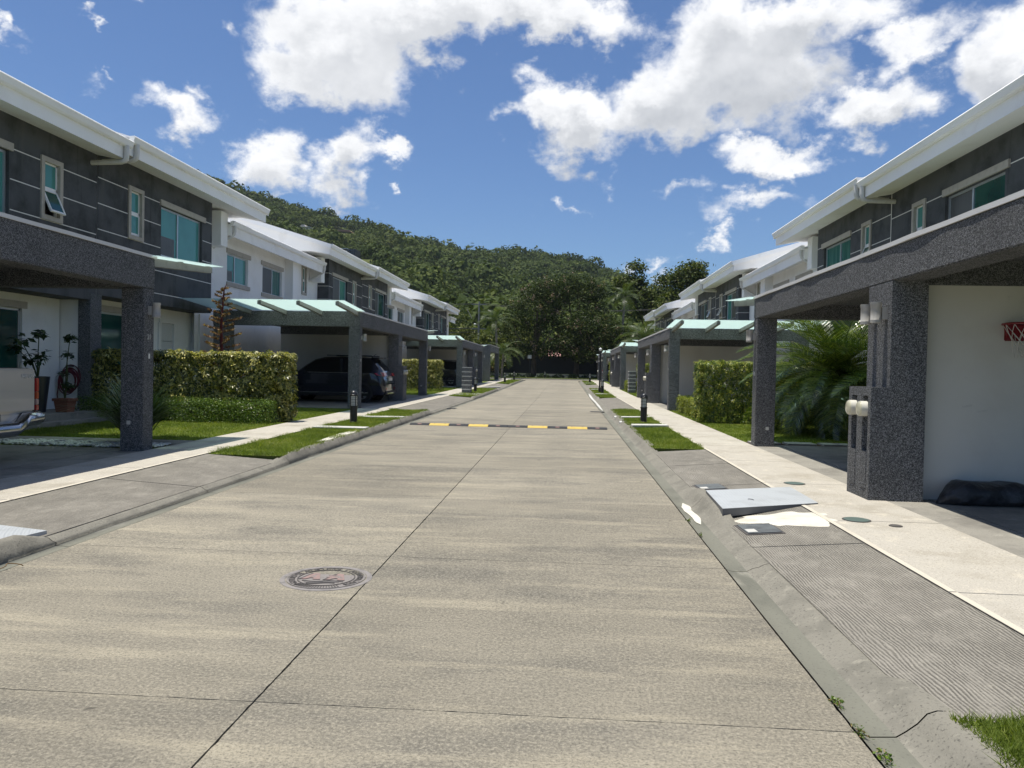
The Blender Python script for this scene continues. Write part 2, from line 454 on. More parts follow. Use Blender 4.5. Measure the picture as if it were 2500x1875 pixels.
M['palm_bark'] = pmat('palm_trunk_bark', (.25, .22, .18), .95, .15, [((.13, .115, .095), 3, .45, .65, 5, (.3, .3, 6))])
M['stem'] = pmat('green_stem', (.07, .085, .035), .8, .2)
M['red_stem'] = pmat('dark_red_stem', (.12, .022, .018), .7, .3)
M['soil'] = pmat('dark_soil', (.055, .040, .028), .95, .1, [((.12, .075, .05), 5, .5, .7, 6)], bump=(30, .8, .02, None))
M['turf'] = pmat('turf', (.105, .140, .030), .95, .1, [((.155, .175, .045), 3, .42, .65, 6), ((.07, .085, .024), 20, .55, .75, 5)], bump=(50, .8, .02, None))
M['ground'] = pmat('ground_earth', (.060, .072, .026), .95, .1, [((.10, .08, .05), .25, .5, .75, 6)])
M['hill'] = pmat('hill_scrub', (.060, .080, .022), .95, .1, [((.13, .14, .045), .018, .45, .7, 6), ((.02, .032, .01), .09, .5, .7, 6)])
M['fence'] = pmat('dark_metal_fence', (.022, .026, .030), .5, .4)
M['pole'] = pmat('weathered_pole', (.30, .28, .255), .9, .2, [((.22, .205, .185), 2, .45, .7, 5)])
M['wire'] = pmat('wire', (.03, .03, .032), .6, .3)
M['hill_house'] = pmat('hill_house_wall', (.66, .60, .55), .85, .2)
M['hill_roof'] = pmat('hill_house_roof', (.36, .20, .15), .8, .2)
M['hill_dark'] = pmat('hill_house_dark', (.07, .068, .072), .6, .4)
M['tile_roof'] = pmat('pink_tile_roof', (.36, .20, .18), .8, .2)
M['stone_w'] = pmat('white_pebble_stone', (.62, .605, .565), .7, .3, [((.50, .485, .45), 25, .45, .65, 3)])
M['paver'] = pmat('grey_paver', (.32, .305, .27), .9, .2, [((.24, .23, .205), 4, .45, .7, 5)])
M['globe'] = pmat('lamp_globe', (.66, .66, .64), .2, .5)
M['door'] = pmat('white_door_paint', (.66, .66, .64), .5, .4)
M['rail_line'] = pmat('silver_trim_line', (.5, .5, .52), .25, .5, metal=.8)

L = {}
L['hedge'] = mat_leaf('variegated_hedge_leaf', [(0, (.026, .050, .009)), (.35, (.095, .115, .019)), (.60, (.31, .29, .058)), (.82, (.50, .455, .13)), (1, (.64, .58, .25))], .4, .25, .5)
L['hedge_r'] = mat_leaf('green_hedge_leaf', [(0, (.032, .065, .009)), (.40, (.10, .15, .018)), (.75, (.27, .30, .04)), (1, (.44, .42, .09))], .4, .28, .5)
L['hedge_y'] = mat_leaf('yellow_green_hedge_leaf', [(0, (.06, .09, .010)), (.5, (.17, .20, .018)), (1, (.32, .33, .045))], .45, .3, .4)
L['low'] = mat_leaf('low_hedge_leaf', [(0, (.030, .065, .008)), (.5, (.085, .155, .016)), (1, (.20, .28, .04))], .45, .3, .4)
L['grass'] = mat_leaf('grass_blade', [(0, (.070, .105, .018)), (.5, (.150, .200, .034)), (.85, (.245, .275, .06)), (1, (.38, .34, .14))], .6, .42, .15, patch=1.3)
L['spiky'] = mat_leaf('strap_leaf', [(0, (.028, .050, .012)), (.6, (.065, .105, .024)), (1, (.13, .165, .05))], .3, .25, .6)
L['palm'] = mat_leaf('palm_leaf', [(0, (.030, .060, .010)), (.55, (.080, .125, .020)), (1, (.22, .26, .055))], .2, .25, .9)
L['palm_far'] = mat_leaf('coconut_palm_leaf', [(0, (.035, .060, .014)), (.6, (.085, .12, .03)), (1, (.17, .19, .065))], .4, .3, .5)
L['pot'] = mat_leaf('pot_plant_leaf', [(0, (.014, .035, .010)), (.6, (.030, .065, .018)), (1, (.07, .11, .035))], .35, .25, .5)
L['bract'] = mat_leaf('dry_bract', [(0, (.09, .045, .022)), (.5, (.20, .115, .05)), (1, (.42, .31, .16))], .6, .25, .3)
L['dark_tree'] = mat_leaf('dark_tree_leaf', [(0, (.014, .026, .006)), (.55, (.032, .050, .010)), (.85, (.060, .080, .018)), (1, (.10, .115, .032))], .5, .22, .12)
L['pink'] = mat_leaf('pale_pink_flower_head', [(0, (.16, .11, .075)), (.5, (.27, .185, .145)), (1, (.40, .30, .24))], .7, .25, .2)
L['mid_tree'] = mat_leaf('olive_tree_leaf', [(0, (.022, .036, .008)), (.5, (.055, .078, .016)), (.85, (.11, .135, .03)), (1, (.20, .20, .07))], .5, .28, .12)
L['light_tree'] = mat_leaf('light_tree_leaf', [(0, (.030, .048, .010)), (.5, (.085, .105, .022)), (1, (.20, .21, .06))], .5, .28, .12)
L['hill'] = mat_leaf('hill_tree_leaf', [(0, (.020, .034, .010)), (.35, (.042, .064, .016)), (.65, (.072, .098, .024)), (1, (.135, .155, .042))], .75, .2, .1, patch=.03)
L['ivy'] = mat_leaf('ground_cover_leaf', [(0, (.012, .026, .007)), (.6, (.03, .055, .014)), (1, (.08, .11, .035))], .45, .2, .5)


# ------------------------------------------------------------------ mesh helpers
class MB:
    def __init__(self):
        self.v = []
        self.f = []

    def add(self, vs, fs):
        o = len(self.v)
        self.v += [tuple(p) for p in vs]
        self.f += [tuple(i + o for i in f) for f in fs]
        return self

    def box(self, x0, x1, y0, y1, z0, z1):
        x0, x1 = min(x0, x1), max(x0, x1); y0, y1 = min(y0, y1), max(y0, y1); z0, z1 = min(z0, z1), max(z0, z1)
        return self.add([(x0, y0, z0), (x1, y0, z0), (x1, y1, z0), (x0, y1, z0), (x0, y0, z1), (x1, y0, z1), (x1, y1, z1), (x0, y1, z1)],
                        [(0, 3, 2, 1), (4, 5, 6, 7), (0, 1, 5, 4), (1, 2, 6, 5), (2, 3, 7, 6), (3, 0, 4, 7)])

    def quad(self, a, b, c, d):
        return self.add([a, b, c, d], [(0, 1, 2, 3)])

    def hexa(self, bottom, top):
        return self.add(list(bottom) + list(top), [(3, 2, 1, 0), (4, 5, 6, 7), (0, 1, 5, 4), (1, 2, 6, 5), (2, 3, 7, 6), (3, 0, 4, 7)])

    def extrude(self, prof, y0, y1, f):
        """closed profile of 2-D points swept between y0 and y1; f(p, y) gives the 3-D point"""
        n = len(prof)
        vs = [f(p, y0) for p in prof] + [f(p, y1) for p in prof]
        fs = [tuple(range(n)), tuple(range(2 * n - 1, n - 1, -1))]
        for i in range(n):
            j = (i + 1) % n
            fs.append((i, i + n, j + n, j))
        return self.add(vs, fs)

    def tube(self, pts, r, n=10, cap=True):
        pts = [Vector(p) for p in pts]
        rad = r if hasattr(r, '__len__') else [r] * len(pts)
        rings = []
        prev = None
        for i, p in enumerate(pts):
            a = pts[max(i - 1, 0)]; b = pts[min(i + 1, len(pts) - 1)]
            t = (b - a).normalized()
            if prev is None:
                ref = Vector((0, 0, 1)) if abs(t.z) < .9 else Vector((1, 0, 0))
                s = t.cross(ref).normalized()
            else:
                s = (prev - t * prev.dot(t)).normalized()
            prev = s
            q = t.cross(s)
            rings.append([p + (s * math.cos(2 * math.pi * k / n) + q * math.sin(2 * math.pi * k / n)) * rad[i] for k in range(n)])
        vs = [v for rg in rings for v in rg]
        fs = []
        for i in range(len(pts) - 1):
            for k in range(n):
                fs.append((i * n + k, i * n + (k + 1) % n, (i + 1) * n + (k + 1) % n, (i + 1) * n + k))
        if cap:
            fs.append(tuple(range(n - 1, -1, -1)))
            fs.append(tuple((len(pts) - 1) * n + k for k in range(n)))
        return self.add(vs, fs)

    def lathe(self, prof, n=20, c=(0, 0, 0), axis='Z'):
        """prof: list of (radius, height)"""
        vs = []
        for (r, h) in prof:
            for k in range(n):
                a = 2 * math.pi * k / n
                x, y = r * math.cos(a), r * math.sin(a)
                if axis == 'Z':
                    p = (x, y, h)
                elif axis == 'X':
                    p = (h, x, y)
                else:
                    p = (y, h, x)
                vs.append((p[0] + c[0], p[1] + c[1], p[2] + c[2]))
        fs = []
        for i in range(len(prof) - 1):
            for k in range(n):
                fs.append((i * n + k, i * n + (k + 1) % n, (i + 1) * n + (k + 1) % n, (i + 1) * n + k))
        if prof[0][0] > .03 and prof[-1][0] > .03:
            m = (len(prof) - 1) * n
            for k in range(n):
                fs.append((m + k, m + (k + 1) % n, (k + 1) % n, k))
        else:
            fs.append(tuple(range(n - 1, -1, -1)))
            fs.append(tuple((len(prof) - 1) * n + k for k in range(n)))
        return self.add(vs, fs)

    def build(self, name, mat, parent=None, smooth=False, bevel=0.0, fix=True):
        me = bpy.data.meshes.new(name)
        off = Vector((0, 0, 0))
        p = parent
        while p is not None:
            off += p.location
            p = p.parent
        me.from_pydata([(v[0] - off.x, v[1] - off.y, v[2] - off.z) for v in self.v], [], self.f)
        if fix:
            import bmesh
            bm = bmesh.new(); bm.from_mesh(me)
            bmesh.ops.recalc_face_normals(bm, faces=bm.faces)
            if bevel:
                bmesh.ops.bevel(bm, geom=[e for e in bm.edges if len(e.link_faces) == 2 and e.calc_face_angle(0) > .5], offset=bevel, segments=2, affect='EDGES', clamp_overlap=True)
            bm.to_mesh(me); bm.free()
        if mat:
            me.materials.append(mat)
        if smooth:
            me.polygons.foreach_set('use_smooth', [True] * len(me.polygons))
            try:
                me.set_sharp_from_angle(angle=R(40))
            except Exception:
                pass
        o = bpy.data.objects.new(name, me)
        COL.objects.link(o)
        if parent is not None:
            o.parent = parent
        return o


def fast_mesh(name, V, F, mat, parent=None, smooth=False):
    """numpy mesh; V (n,3), F (m,3) or (m,4)"""
    V = np.asarray(V, np.float32); F = np.asarray(F, np.int32)
    off = np.zeros(3, np.float32)
    p = parent
    while p is not None:
        off += np.array(p.location, np.float32)
        p = p.parent
    me = bpy.data.meshes.new(name)
    k = F.shape[1]
    me.vertices.add(len(V)); me.vertices.foreach_set('co', (V - off).ravel())
    me.loops.add(F.size); me.loops.foreach_set('vertex_index', F.ravel())
    me.polygons.add(len(F)); me.polygons.foreach_set('loop_start', np.arange(0, F.size, k, dtype=np.int32))
    if smooth:
        me.polygons.foreach_set('use_smooth', np.ones(len(F), bool))
    me.update(calc_edges=True)
    me.materials.append(mat)
    o = bpy.data.objects.new(name, me)
    COL.objects.link(o)
    if parent is not None:
        o.parent = parent
    return o


def empty(name, loc):
    o = bpy.data.objects.new(name, None)
    o.location = loc
    COL.objects.link(o)
    return o


def tag(o, label=None, cat=None, group=None, kind=None):
    for k, v in (('label', label), ('category', cat), ('group', group), ('kind', kind)):
        if v:
            o[k] = v
    return o


def thing(name, label, cat, loc, group=None):
    return tag(empty(name, loc), label, cat, group)


def copy_tree(o, parent=None):
    c = o.copy()
    COL.objects.link(c)
    c.parent = parent
    for ch in list(o.children):
        copy_tree(ch, c)
    return c


def text_mesh(s, size, depth, mat, name, parent, matrix):
    cu = bpy.data.curves.new('txt', 'FONT')
    cu.body = s; cu.size = size; cu.extrude = depth; cu.align_x = 'CENTER'; cu.align_y = 'CENTER'; cu.resolution_u = 3
    to = bpy.data.objects.new('txt', cu)
    COL.objects.link(to)
    bpy.context.view_layer.update()
    me = bpy.data.meshes.new_from_object(to.evaluated_get(bpy.context.evaluated_depsgraph_get()))
    bpy.data.objects.remove(to)
    me.transform(matrix)
    me.materials.clear(); me.materials.append(mat)
    if name is None:
        return me
    me.name = name
    off = Vector((0, 0, 0)); p = parent
    while p is not None:
        off += p.location; p = p.parent
    me.transform(Matrix.Translation(-off))
    o = bpy.data.objects.new(name, me)
    COL.objects.link(o); o.parent = parent
    return o


# ------------------------------------------------------------------ ground profile (the street climbs gently)
GY = [-60, 5, 20, 40, 60, 80, 400]
GZ = [0, 0, .075, .165, .36, .54, .54]


def gz(y):
    return float(np.interp(y, GY, GZ))


XL, XC, XR = -4.1, -1.4, 1.3          # road edges and middle joint
KBL, KBR = -4.36, 1.64                # back of kerbs
SWL0, SWL1 = -5.52, -6.60             # left sidewalk
SWR0, SWR1 = 2.57, 3.66               # right sidewalk
ROAD_END = 80.0
YC_L = [5.85, 30.35, 54.85]           # carport centres
YC_R = [9.32, 33.75, 58.2, 82.7]
JT_L = [18.1, 42.6, 67.1]             # house joints
JT_R = [21.55, 46.0, 70.45]
HALF = 6.08


def in_drive(side, y):
    cs = [5.85, 30.35, 54.85] if side < 0 else [9.0, 33.2, 58.2]
    for c in cs:
        if abs(y - c) < (5.75 if side < 0 else 5.4):
            return True
    return False


def strip(mb, x0, x1, y0, y1, dz, thick=.25, gap=.0):
    a, b = gz(y0), gz(y1)
    mb.hexa([(x0, y0 + gap, a + dz - thick), (x1, y0 + gap, a + dz - thick), (x1, y1 - gap, b + dz - thick), (x0, y1 - gap, b + dz - thick)],
            [(x0, y0 + gap, a + dz), (x1, y0 + gap, a + dz), (x1, y1 - gap, b + dz), (x0, y1 - gap, b + dz)])
    return mb


# ground sheet
mb = MB()
ys = [-80, 5, 20, 40, 60, 80, 110, 160, 260]
for i in range(len(ys) - 1):
    a, b = gz(ys[i]) - .12, gz(ys[i + 1]) - .12
    mb.quad((-260, ys[i], a), (260, ys[i], a), (260, ys[i + 1], b), (-260, ys[i + 1], b))
tag(mb.build('ground', M['ground'], fix=False), kind='structure')

# road slabs
road = tag(empty('road', (0, 0, 0)), kind='structure')
joints = [3.43 + 2.76 * i for i in range(-3, 29)]
for i in range(len(joints) - 1):
    y0, y1 = joints[i], min(joints[i + 1], ROAD_END)
    if y0 >= ROAD_END:
        break
    for (x0, x1) in ((XL + .005, XC - .0035), (XC + .0035, XR - .005)):
        g = .0025 if i % 2 else .0035
        if y0 > 16:
            strip(MB(), x0, x1, y0, y1, 0.0, .2, g).build('slab', M['road'], road)
        else:
            ol = []
            nx, ny = 50, 50
            jt = lambda k: abs(random.gauss(0, k))
            ol += [(x0 + (x1 - x0) * q / nx, y0 + g * .3 + jt(.0022)) for q in range(nx)]
            ol += [(x1 - jt(.0022), y0 + g + (y1 - y0 - 2 * g) * q / ny) for q in range(ny)]
            ol += [(x1 - (x1 - x0) * q / nx, y1 - g * .3 - jt(.0022)) for q in range(nx)]
            ol += [(x0 + jt(.0022), y1 - g - (y1 - y0 - 2 * g) * q / ny) for q in range(ny)]
            n_ = len(ol)
            MB().add([(p[0], p[1], gz(p[1])) for p in ol] + [(p[0], p[1], gz(p[1]) - .05) for p in ol], [tuple(range(n_))] + [(i_, (i_ + 1) % n_, (i_ + 1) % n_ + n_, i_ + n_) for i_ in range(n_)]).build('slab', M['road'], road, fix=False)
mb = MB()
for i in range(len(joints) - 1):
    if joints[i] < ROAD_END:
        strip(mb, XL - .05, XR + .05, joints[i], min(joints[i + 1], ROAD_END + .01), -.022, .1)
mb.build('joint_bed', M['joint'], road)
# cross street at the far end
mb = MB()
strip(mb, -40, 30, ROAD_END, 92.5, -.004, .2)
tag(mb.build('cross_street', M['road']), kind='structure')
mb = MB()
strip(mb, -40, 30, 92.5, 93.4, .10, .3)
tag(mb.build('pavement', M['sidewalk']), kind='structure')

# kerbs with gutter
for side, xj, xb, nm in ((-1, XL, KBL, 'kerb'), (1, XR, KBR, 'kerb')):
    kb = tag(empty(nm, (xj, 0, 0)), kind='structure')
    sg = -1 if side < 0 else 1
    wd = abs(xb - xj)

    def height(y):
        # raised along the planted verges, low along the driveways
        hi, lo = .135, .055
        d = 1.0
        best = 0.0
        for t_ in np.linspace(-.35, .35, 7):
            best += 0 if in_drive(side, y + t_) else 1
        f = best / 7
        if side < 0 and y < 6.2:
            f = 1.0 - max(0, (y - 5.9) / .3) if y > 5.9 else 1.0
        if side > 0 and y < 3.35:
            f = 1.0
        if side > 0 and 7.7 < y < 9.9:
            f = max(f, min(1, (y - 7.7) / .3, (9.9 - y) / .3))
        return lo + (hi - lo) * f

    segs = [3.43 + 2.76 * i for i in range(-3, 28)]
    for i in range(len(segs) - 1):
        y0, y1 = segs[i] + .005, segs[i + 1] - .005
        n = 10 if y0 < 45 else 4
        V = []; F = []
        prof_n = 8
        for j in range(n + 1):
            y = y0 + (y1 - y0) * j / n
            h = height(y); g0 = gz(y)
            wob = .003 * math.sin(y * 3.1 + side) + .0015 * math.sin(y * 13.7)
            pr = [(0.0, -.004), (.05, -.018), (.16, -.012), (.20 * wd / .34 + wob, .012), (.25 * wd / .34 + wob, h * .45), (.29 * wd / .34 + wob, h * .86), (wd - .01, h), (wd + .06, h)]
            for (dx, dz) in pr:
                V.append((xj + sg * (.008 + dx), y, g0 + dz))
        for j in range(n):
            for k in range(prof_n - 1):
                a = j * prof_n + k
                F.append((a, a + 1, a + prof_n + 1, a + prof_n))
        o = fast_mesh('kerb_segment', V, F, M['kerb'], kb, smooth=True)
        # gutter dish is a darker, smoother pour
        o.data.materials.append(M['gutter'])
        mi = np.zeros(len(F), np.int32)
        for q in range(len(F)):
            if q % (prof_n - 1) < 2:
                mi[q] = 1
        o.data.polygons.foreach_set('material_index', mi)

# sidewalks: individual panels
for side, xa, xb in ((-1, SWL0, SWL1), (1, SWR0, SWR1)):
    sw = tag(empty('sidewalk', (xa, 0, 0)), kind='structure')
    y = -2.4 + (.35 if side > 0 else 0)
    while y < 79:
        strip(MB(), min(xa, xb), max(xa, xb), y, y + 2.44, .135, .25, .006).build('slab', M['sidewalk'], sw)
        e = xa + (.001 if side > 0 else -.001)
        strip(MB(), min(xa, xa + side * .05), max(xa, xa + side * .05), y + .01, y + 2.43, .139, .01, 0).build('edge_strip', M['side_trim'], sw)
        y += 2.44
# driveway aprons (grooved) between kerb and sidewalk
AP_L = [(-2.0, 3.3), (3.32, 8.9), (8.92, 11.55), (24.3, 30.3), (30.32, 36.3), (48.9, 54.9), (54.92, 60.8)]
AP_R = [(3.36, 6.72), (6.74, 10.1), (10.12, 12.2), (12.22, 14.25), (27.6, 33.2), (33.22, 38.8), (52.8, 58.2), (58.22, 63.6)]
for side, lst in ((-1, AP_L), (1, AP_R)):
    ap = tag(empty('driveway_apron', (-4.9 if side < 0 else 2.1, 0, 0)), kind='structure')
    for (y0, y1) in lst:
        n = max(1, int((y1 - y0) / 2.9))
        x0, x1 = (SWL0 + .008, KBL + .002) if side < 0 else (KBR - .002, SWR0 - .008)
        a, b = gz(y0), gz(y1)
        zo, zi = (.128, .06) if side < 0 else (.06, .128)
        MB().hexa([(x0, y0, a - .2), (x1, y0, a - .2), (x1, y1, b - .2), (x0, y1, b - .2)],
                  [(x0, y0, a + zo), (x1, y0, a + zi), (x1, y1, b + zi), (x0, y1, b + zo)]).build('slab', M['apron'], ap)
# smooth threshold strip and carport floors
for side, cs in ((-1, YC_L), (1, YC_R)):
    dr = tag(empty('driveway', (SWL1 if side < 0 else SWR1, 0, 0)), kind='structure')
    for c in cs:
        for (y0, y1) in ((c - HALF, c - .01), (c + .01, c + HALF)):
            for (d0, d1) in ((.006, .55), (.56, 5.2)):
                x0, x1 = (SWL1 - d1, SWL1 - d0) if side < 0 else (SWR1 + d0, SWR1 + d1)
                strip(MB(), x0, x1, y0, y1, .130 if d0 < .1 else .134, .25, .004).build('slab', M['driveway'], dr)


def lawn_sheet(name, x0, x1, y0, y1, dz=.115):
    mb = MB()
    ys = [y0] + [g for g in GY if y0 < g < y1] + [y1]
    for a, b in zip(ys[:-1], ys[1:]):
        strip(mb, min(x0, x1), max(x0, x1), a, b, dz, .2)
    return tag(mb.build(name, M['turf']), kind='structure')


GARD_L = [(11.95, 24.25), (36.45, 48.75), (60.95, 78)]
GARD_R = [(-8, 3.2), (15.42, 27.65), (39.85, 52.1), (64.3, 76.6)]
for (a, b) in GARD_L:
    lawn_sheet('lawn', SWL1 - .01, -12.2, a, b)
for (a, b) in GARD_R:
    lawn_sheet('lawn', SWR1 + .01, 9.4, a, b)
VERGE_L = [(11.6, 24.25), (36.35, 48.85), (60.85, 76)]
VERGE_R = [(-3, 3.32), (14.3, 27.55), (38.85, 52.75), (63.65, 77)]
for (a, b) in VERGE_L:
    lawn_sheet('verge', KBL - .03, SWL0 + .005, a, b, .122)
for (a, b) in VERGE_R:
    lawn_sheet('verge', KBR + .03, SWR0 - .005, a, b, .122)


def grass(label, x0, x1, y0, y1, dens, hgt=.05, dz=.115, wid=.006, holes=(), edge=.06):
    n = int(abs(x1 - x0) * (y1 - y0) * dens)
    lo_, hi_ = min(x0, x1) - edge, max(x0, x1) + edge
    x = rng.uniform(lo_, hi_, n); y = rng.uniform(y0 - edge, y1 + edge, n)
    out = np.maximum(np.maximum(lo_ + edge - x, x - hi_ + edge), np.maximum(y0 - y, y - y1)) / edge
    out = out + .35 * np.sin(y * 7.0 + x * 3) * np.sin(y * 17.0)
    keep = rng.uniform(0, 1, n) > np.clip(out, 0, 1)
    for (a, b, c, d) in holes:
        keep &= ~((x > a) & (x < b) & (y > c) & (y < d))
    x, y = x[keep], y[keep]; n = len(x)
    z = np.interp(y, GY, GZ) + dz
    clump = .75 + .5 * np.sin(x * 5.3 + np.sin(y * 3.1)) * np.sin(y * 4.7 + 1.3)
    h = hgt * rng.uniform(.45, 1.2, n) * np.clip(clump, .5, 1.25)
    th = rng.uniform(0, 2 * np.pi, n); ln = rng.uniform(.3, 1.5, n) * h
    ph = rng.uniform(0, 2 * np.pi, n)
    w_ = wid * rng.uniform(.6, 1.3, n)
    b = np.stack([x, y, z], 1)
    s = np.stack([np.cos(th) * w_, np.sin(th) * w_, np.zeros(n)], 1)
    tip = b + np.stack([np.cos(ph) * ln, np.sin(ph) * ln, h], 1)
    V = np.stack([b - s, b + s, tip], 1).reshape(-1, 3)
    F = np.arange(3 * n).reshape(-1, 3)
    return tag(fast_mesh('grass', V, F, L['grass']), label, 'grass', kind='stuff')


grass('short green grass in the bottom right corner by the kerb', KBR + .02, SWR0 - .02, 1.6, 3.33, 16000, .07, .12, .004, edge=.02)
grass('trimmed grass on the left verge before the first bollard', KBL - .02, SWL0 + .0, 11.6, 16.7, 3400, .065, .12, .006)
grass('trimmed grass around the left bollard nearest the camera', KBL - .02, SWL0 + .0, 17.0, 20.85, 2600, .065, .12, .007)
grass('trimmed grass on the left verge after the second plank', KBL - .02, SWL0 + .0, 21.15, 24.3, 2200, .065, .12, .008)
grass('grass of the left verge beside the banded pylon', KBL - .02, SWL0, 36.4, 48.8, 700, .07, .12, .014)
grass('grass of the farthest left verge', KBL - .02, SWL0, 60.9, 75.5, 350, .07, .12, .02)
grass('trimmed grass on the right verge nearest the camera', KBR + .02, SWR0 - .02, 14.3, 19.4, 3200, .065, .12, .006)
grass('trimmed grass around the right bollard nearest the camera', KBR + .02, SWR0 - .02, 19.65, 23.2, 2400, .065, .12, .007)
grass('trimmed grass on the right verge behind the second plank', KBR + .02, SWR0 - .02, 23.45, 27.5, 2000, .065, .12, .008)
grass('grass of the right verge by the lamp post', KBR + .02, SWR0 - .02, 38.9, 52.7, 700, .07, .12, .014)
grass('grass of the farthest right verge', KBR + .02, SWR0 - .02, 63.7, 76.5, 350, .07, .12, .02)
grass('front lawn beside the pickup carport', SWL1 - .03, -11.4, 13.45, 18.3, 1700, .05, .115, .007)
grass('strip of lawn between the tall hedge and the blue car', SWL1 - .03, -11.4, 18.4, 23.9, 1300, .06, .115, .008)
grass('lawn in front of the second left hedge', SWL1 - .03, -11.4, 37.2, 48.6, 420, .06, .115, .014)
grass('right front lawn between carport column and palm', SWR1 + .03, 8.4, 16.2, 22.0, 1600, .05, .115, .007)
grass('right front lawn behind the trimmed hedge', SWR1 + .03, 8.4, 22.0, 27.5, 800, .06, .115, .009)
grass('lawn of the second right garden', SWR1 + .03, 8.4, 40.0, 52.0, 350, .06, .115, .014)


def plank(label, x0, x1, y0, y1, dz=.15, tilt=0, grp=None):
    o = MB().hexa([(x0, y0, gz(y0) + dz - .07), (x1, y0 + tilt, gz(y0) + dz - .07), (x1, y1 + tilt, gz(y1) + dz - .07), (x0, y1, gz(y1) + dz - .07)],
                  [(x0, y0, gz(y0) + dz), (x1, y0 + tilt, gz(y0) + dz), (x1, y1 + tilt, gz(y1) + dz), (x0, y1, gz(y1) + dz)]).build('concrete_plank', M['slab_white'], bevel=.008)
    return tag(o, label, 'plank', 'pale planks crossing the verges')


plank('pale concrete plank crossing the left verge in front of the bollard', KBL - .0, SWL0 - .02, 16.55, 16.95, .165)
plank('pale concrete plank crossing the left verge behind the bollard', KBL - .0, SWL0 - .02, 20.35, 20.8, .155)
plank('pale concrete plank crossing the right verge in front of the bollard', KBR + .03, SWR0 + .02, 19.1, 19.55, .19, .25)
plank('pale concrete plank crossing the right verge behind the bollard', KBR + .03, SWR0 + .0, 22.7, 23.1, .16, .35)
plank('pale plank in the left verge before the banded pylon', KBL - .05, SWL0, 38.2, 38.7, .15)
plank('pale plank in the left verge at the foot of the banded pylon', KBL - .05, SWL0, 39.6, 40.1, .15)
plank('pale plank across the left verge at the third driveway', KBL, SWL0, 51.2, 51.7, .15)
plank('pale plank in the right verge before the lamp post', KBR + .03, SWR0, 42.8, 43.2, .16)
plank('pale plank in the right verge past the lamp post', KBR + .03, SWR0, 50.0, 50.5, .16)
plank('pale plank in the right verge by the farthest bollard', KBR + .03, SWR0, 66.8, 67.4, .16)


# ------------------------------------------------------------------ houses
XW = {-1: -11.5, 1: 8.7}


class Frame:
    """local frame of a facade: d goes inward from the street wall, y along the street, z up (above the unit's own datum)"""
    def __init__(self, side, y0, sy, zb, xw=None):
        self.side, self.y0, self.sy, self.zb = side, y0, sy, zb
        self.xw = XW[side] if xw is None else xw

    def p(self, d, y, z):
        return (self.xw + self.side * d, self.y0 + self.sy * y, z + self.zb)

    def box(self, mb, d0, d1, y0, y1, z0, z1):
        a, b = self.p(d0, y0, z0), self.p(d1, y1, z1)
        return mb.box(a[0], b[0], a[1], b[1], a[2], b[2])

    def wall(self, mb, d, y0, y1, z0, z1, holes, reveal=.14):
        ys_ = sorted({y0, y1, *[h[0] for h in holes], *[h[1] for h in holes]})
        zs_ = sorted({z0, z1, *[h[2] for h in holes], *[h[3] for h in holes]})
        for a, b in zip(ys_[:-1], ys_[1:]):
            for c, e in zip(zs_[:-1], zs_[1:]):
                my, mz = (a + b) / 2, (c + e) / 2
                if any(h[0] < my < h[1] and h[2] < mz < h[3] for h in holes):
                    continue
                mb.quad(self.p(d, a, c), self.p(d, b, c), self.p(d, b, e), self.p(d, a, e))
        for (a, b, c, e) in holes:
            for (q, r) in (((a, c), (b, c)), ((b, c), (b, e)), ((b, e), (a, e)), ((a, e), (a, c))):
                mb.quad(self.p(d, *q), self.p(d, *r), self.p(d + reveal, *r), self.p(d + reveal, *q))
        return mb


def sliding_window(fr, house, d, y0, y1, z0, z1, near_pane, far_pane, lintel=True, sill=False, half=False):
    """two-pane aluminium sliding window in an opening"""
    c = fr.p(d, (y0 + y1) / 2, z0)
    win = empty('window', Vector(c) - house.location); win.parent = house
    dd = d + .075
    mid = (y0 + y1) / 2 - .06 * (y1 - y0)
    mb = MB()
    for (a, b, cc, e) in ((y0, y1, z0, z0 + .05), (y0, y1, z1 - .05, z1), (y0, y0 + .05, z0 + .05, z1 - .05), (y1 - .05, y1, z0 + .05, z1 - .05), (mid - .03, mid + .03, z0 + .05, z1 - .05)):
        fr.box(mb, dd, dd + .06, a, b, cc, e)
    mb.build('window_frame', M['alu'], win)
    for (a, b, m_, off) in ((y0 + .05, mid - .03, near_pane, .03), (mid + .03, y1 - .05, far_pane, .02)):
        fr.box(MB(), dd + off, dd + off + .01, a, b, z0 + .05, z1 - .05).build('pane', m_, win)
    if half:
        fr.box(MB(), dd + .024, dd + .029, y0 + .05, mid - .03 - .12, z0 + .05, z0 + .42 * (z1 - z0)).build('pane', M['win_dark'], win)
    if lintel:
        fr.box(MB(), d - .045, d + .02, y0 - .08, y1 + .18, z1 + .01, z1 + .17).build('lintel', M['trim'], win)
    if sill:
        fr.box(MB(), d - .05, d + .05, y0 - .05, y1 + .12, z0 - .15, z0 - .005).build('sill', M['trim'], win)
    return win


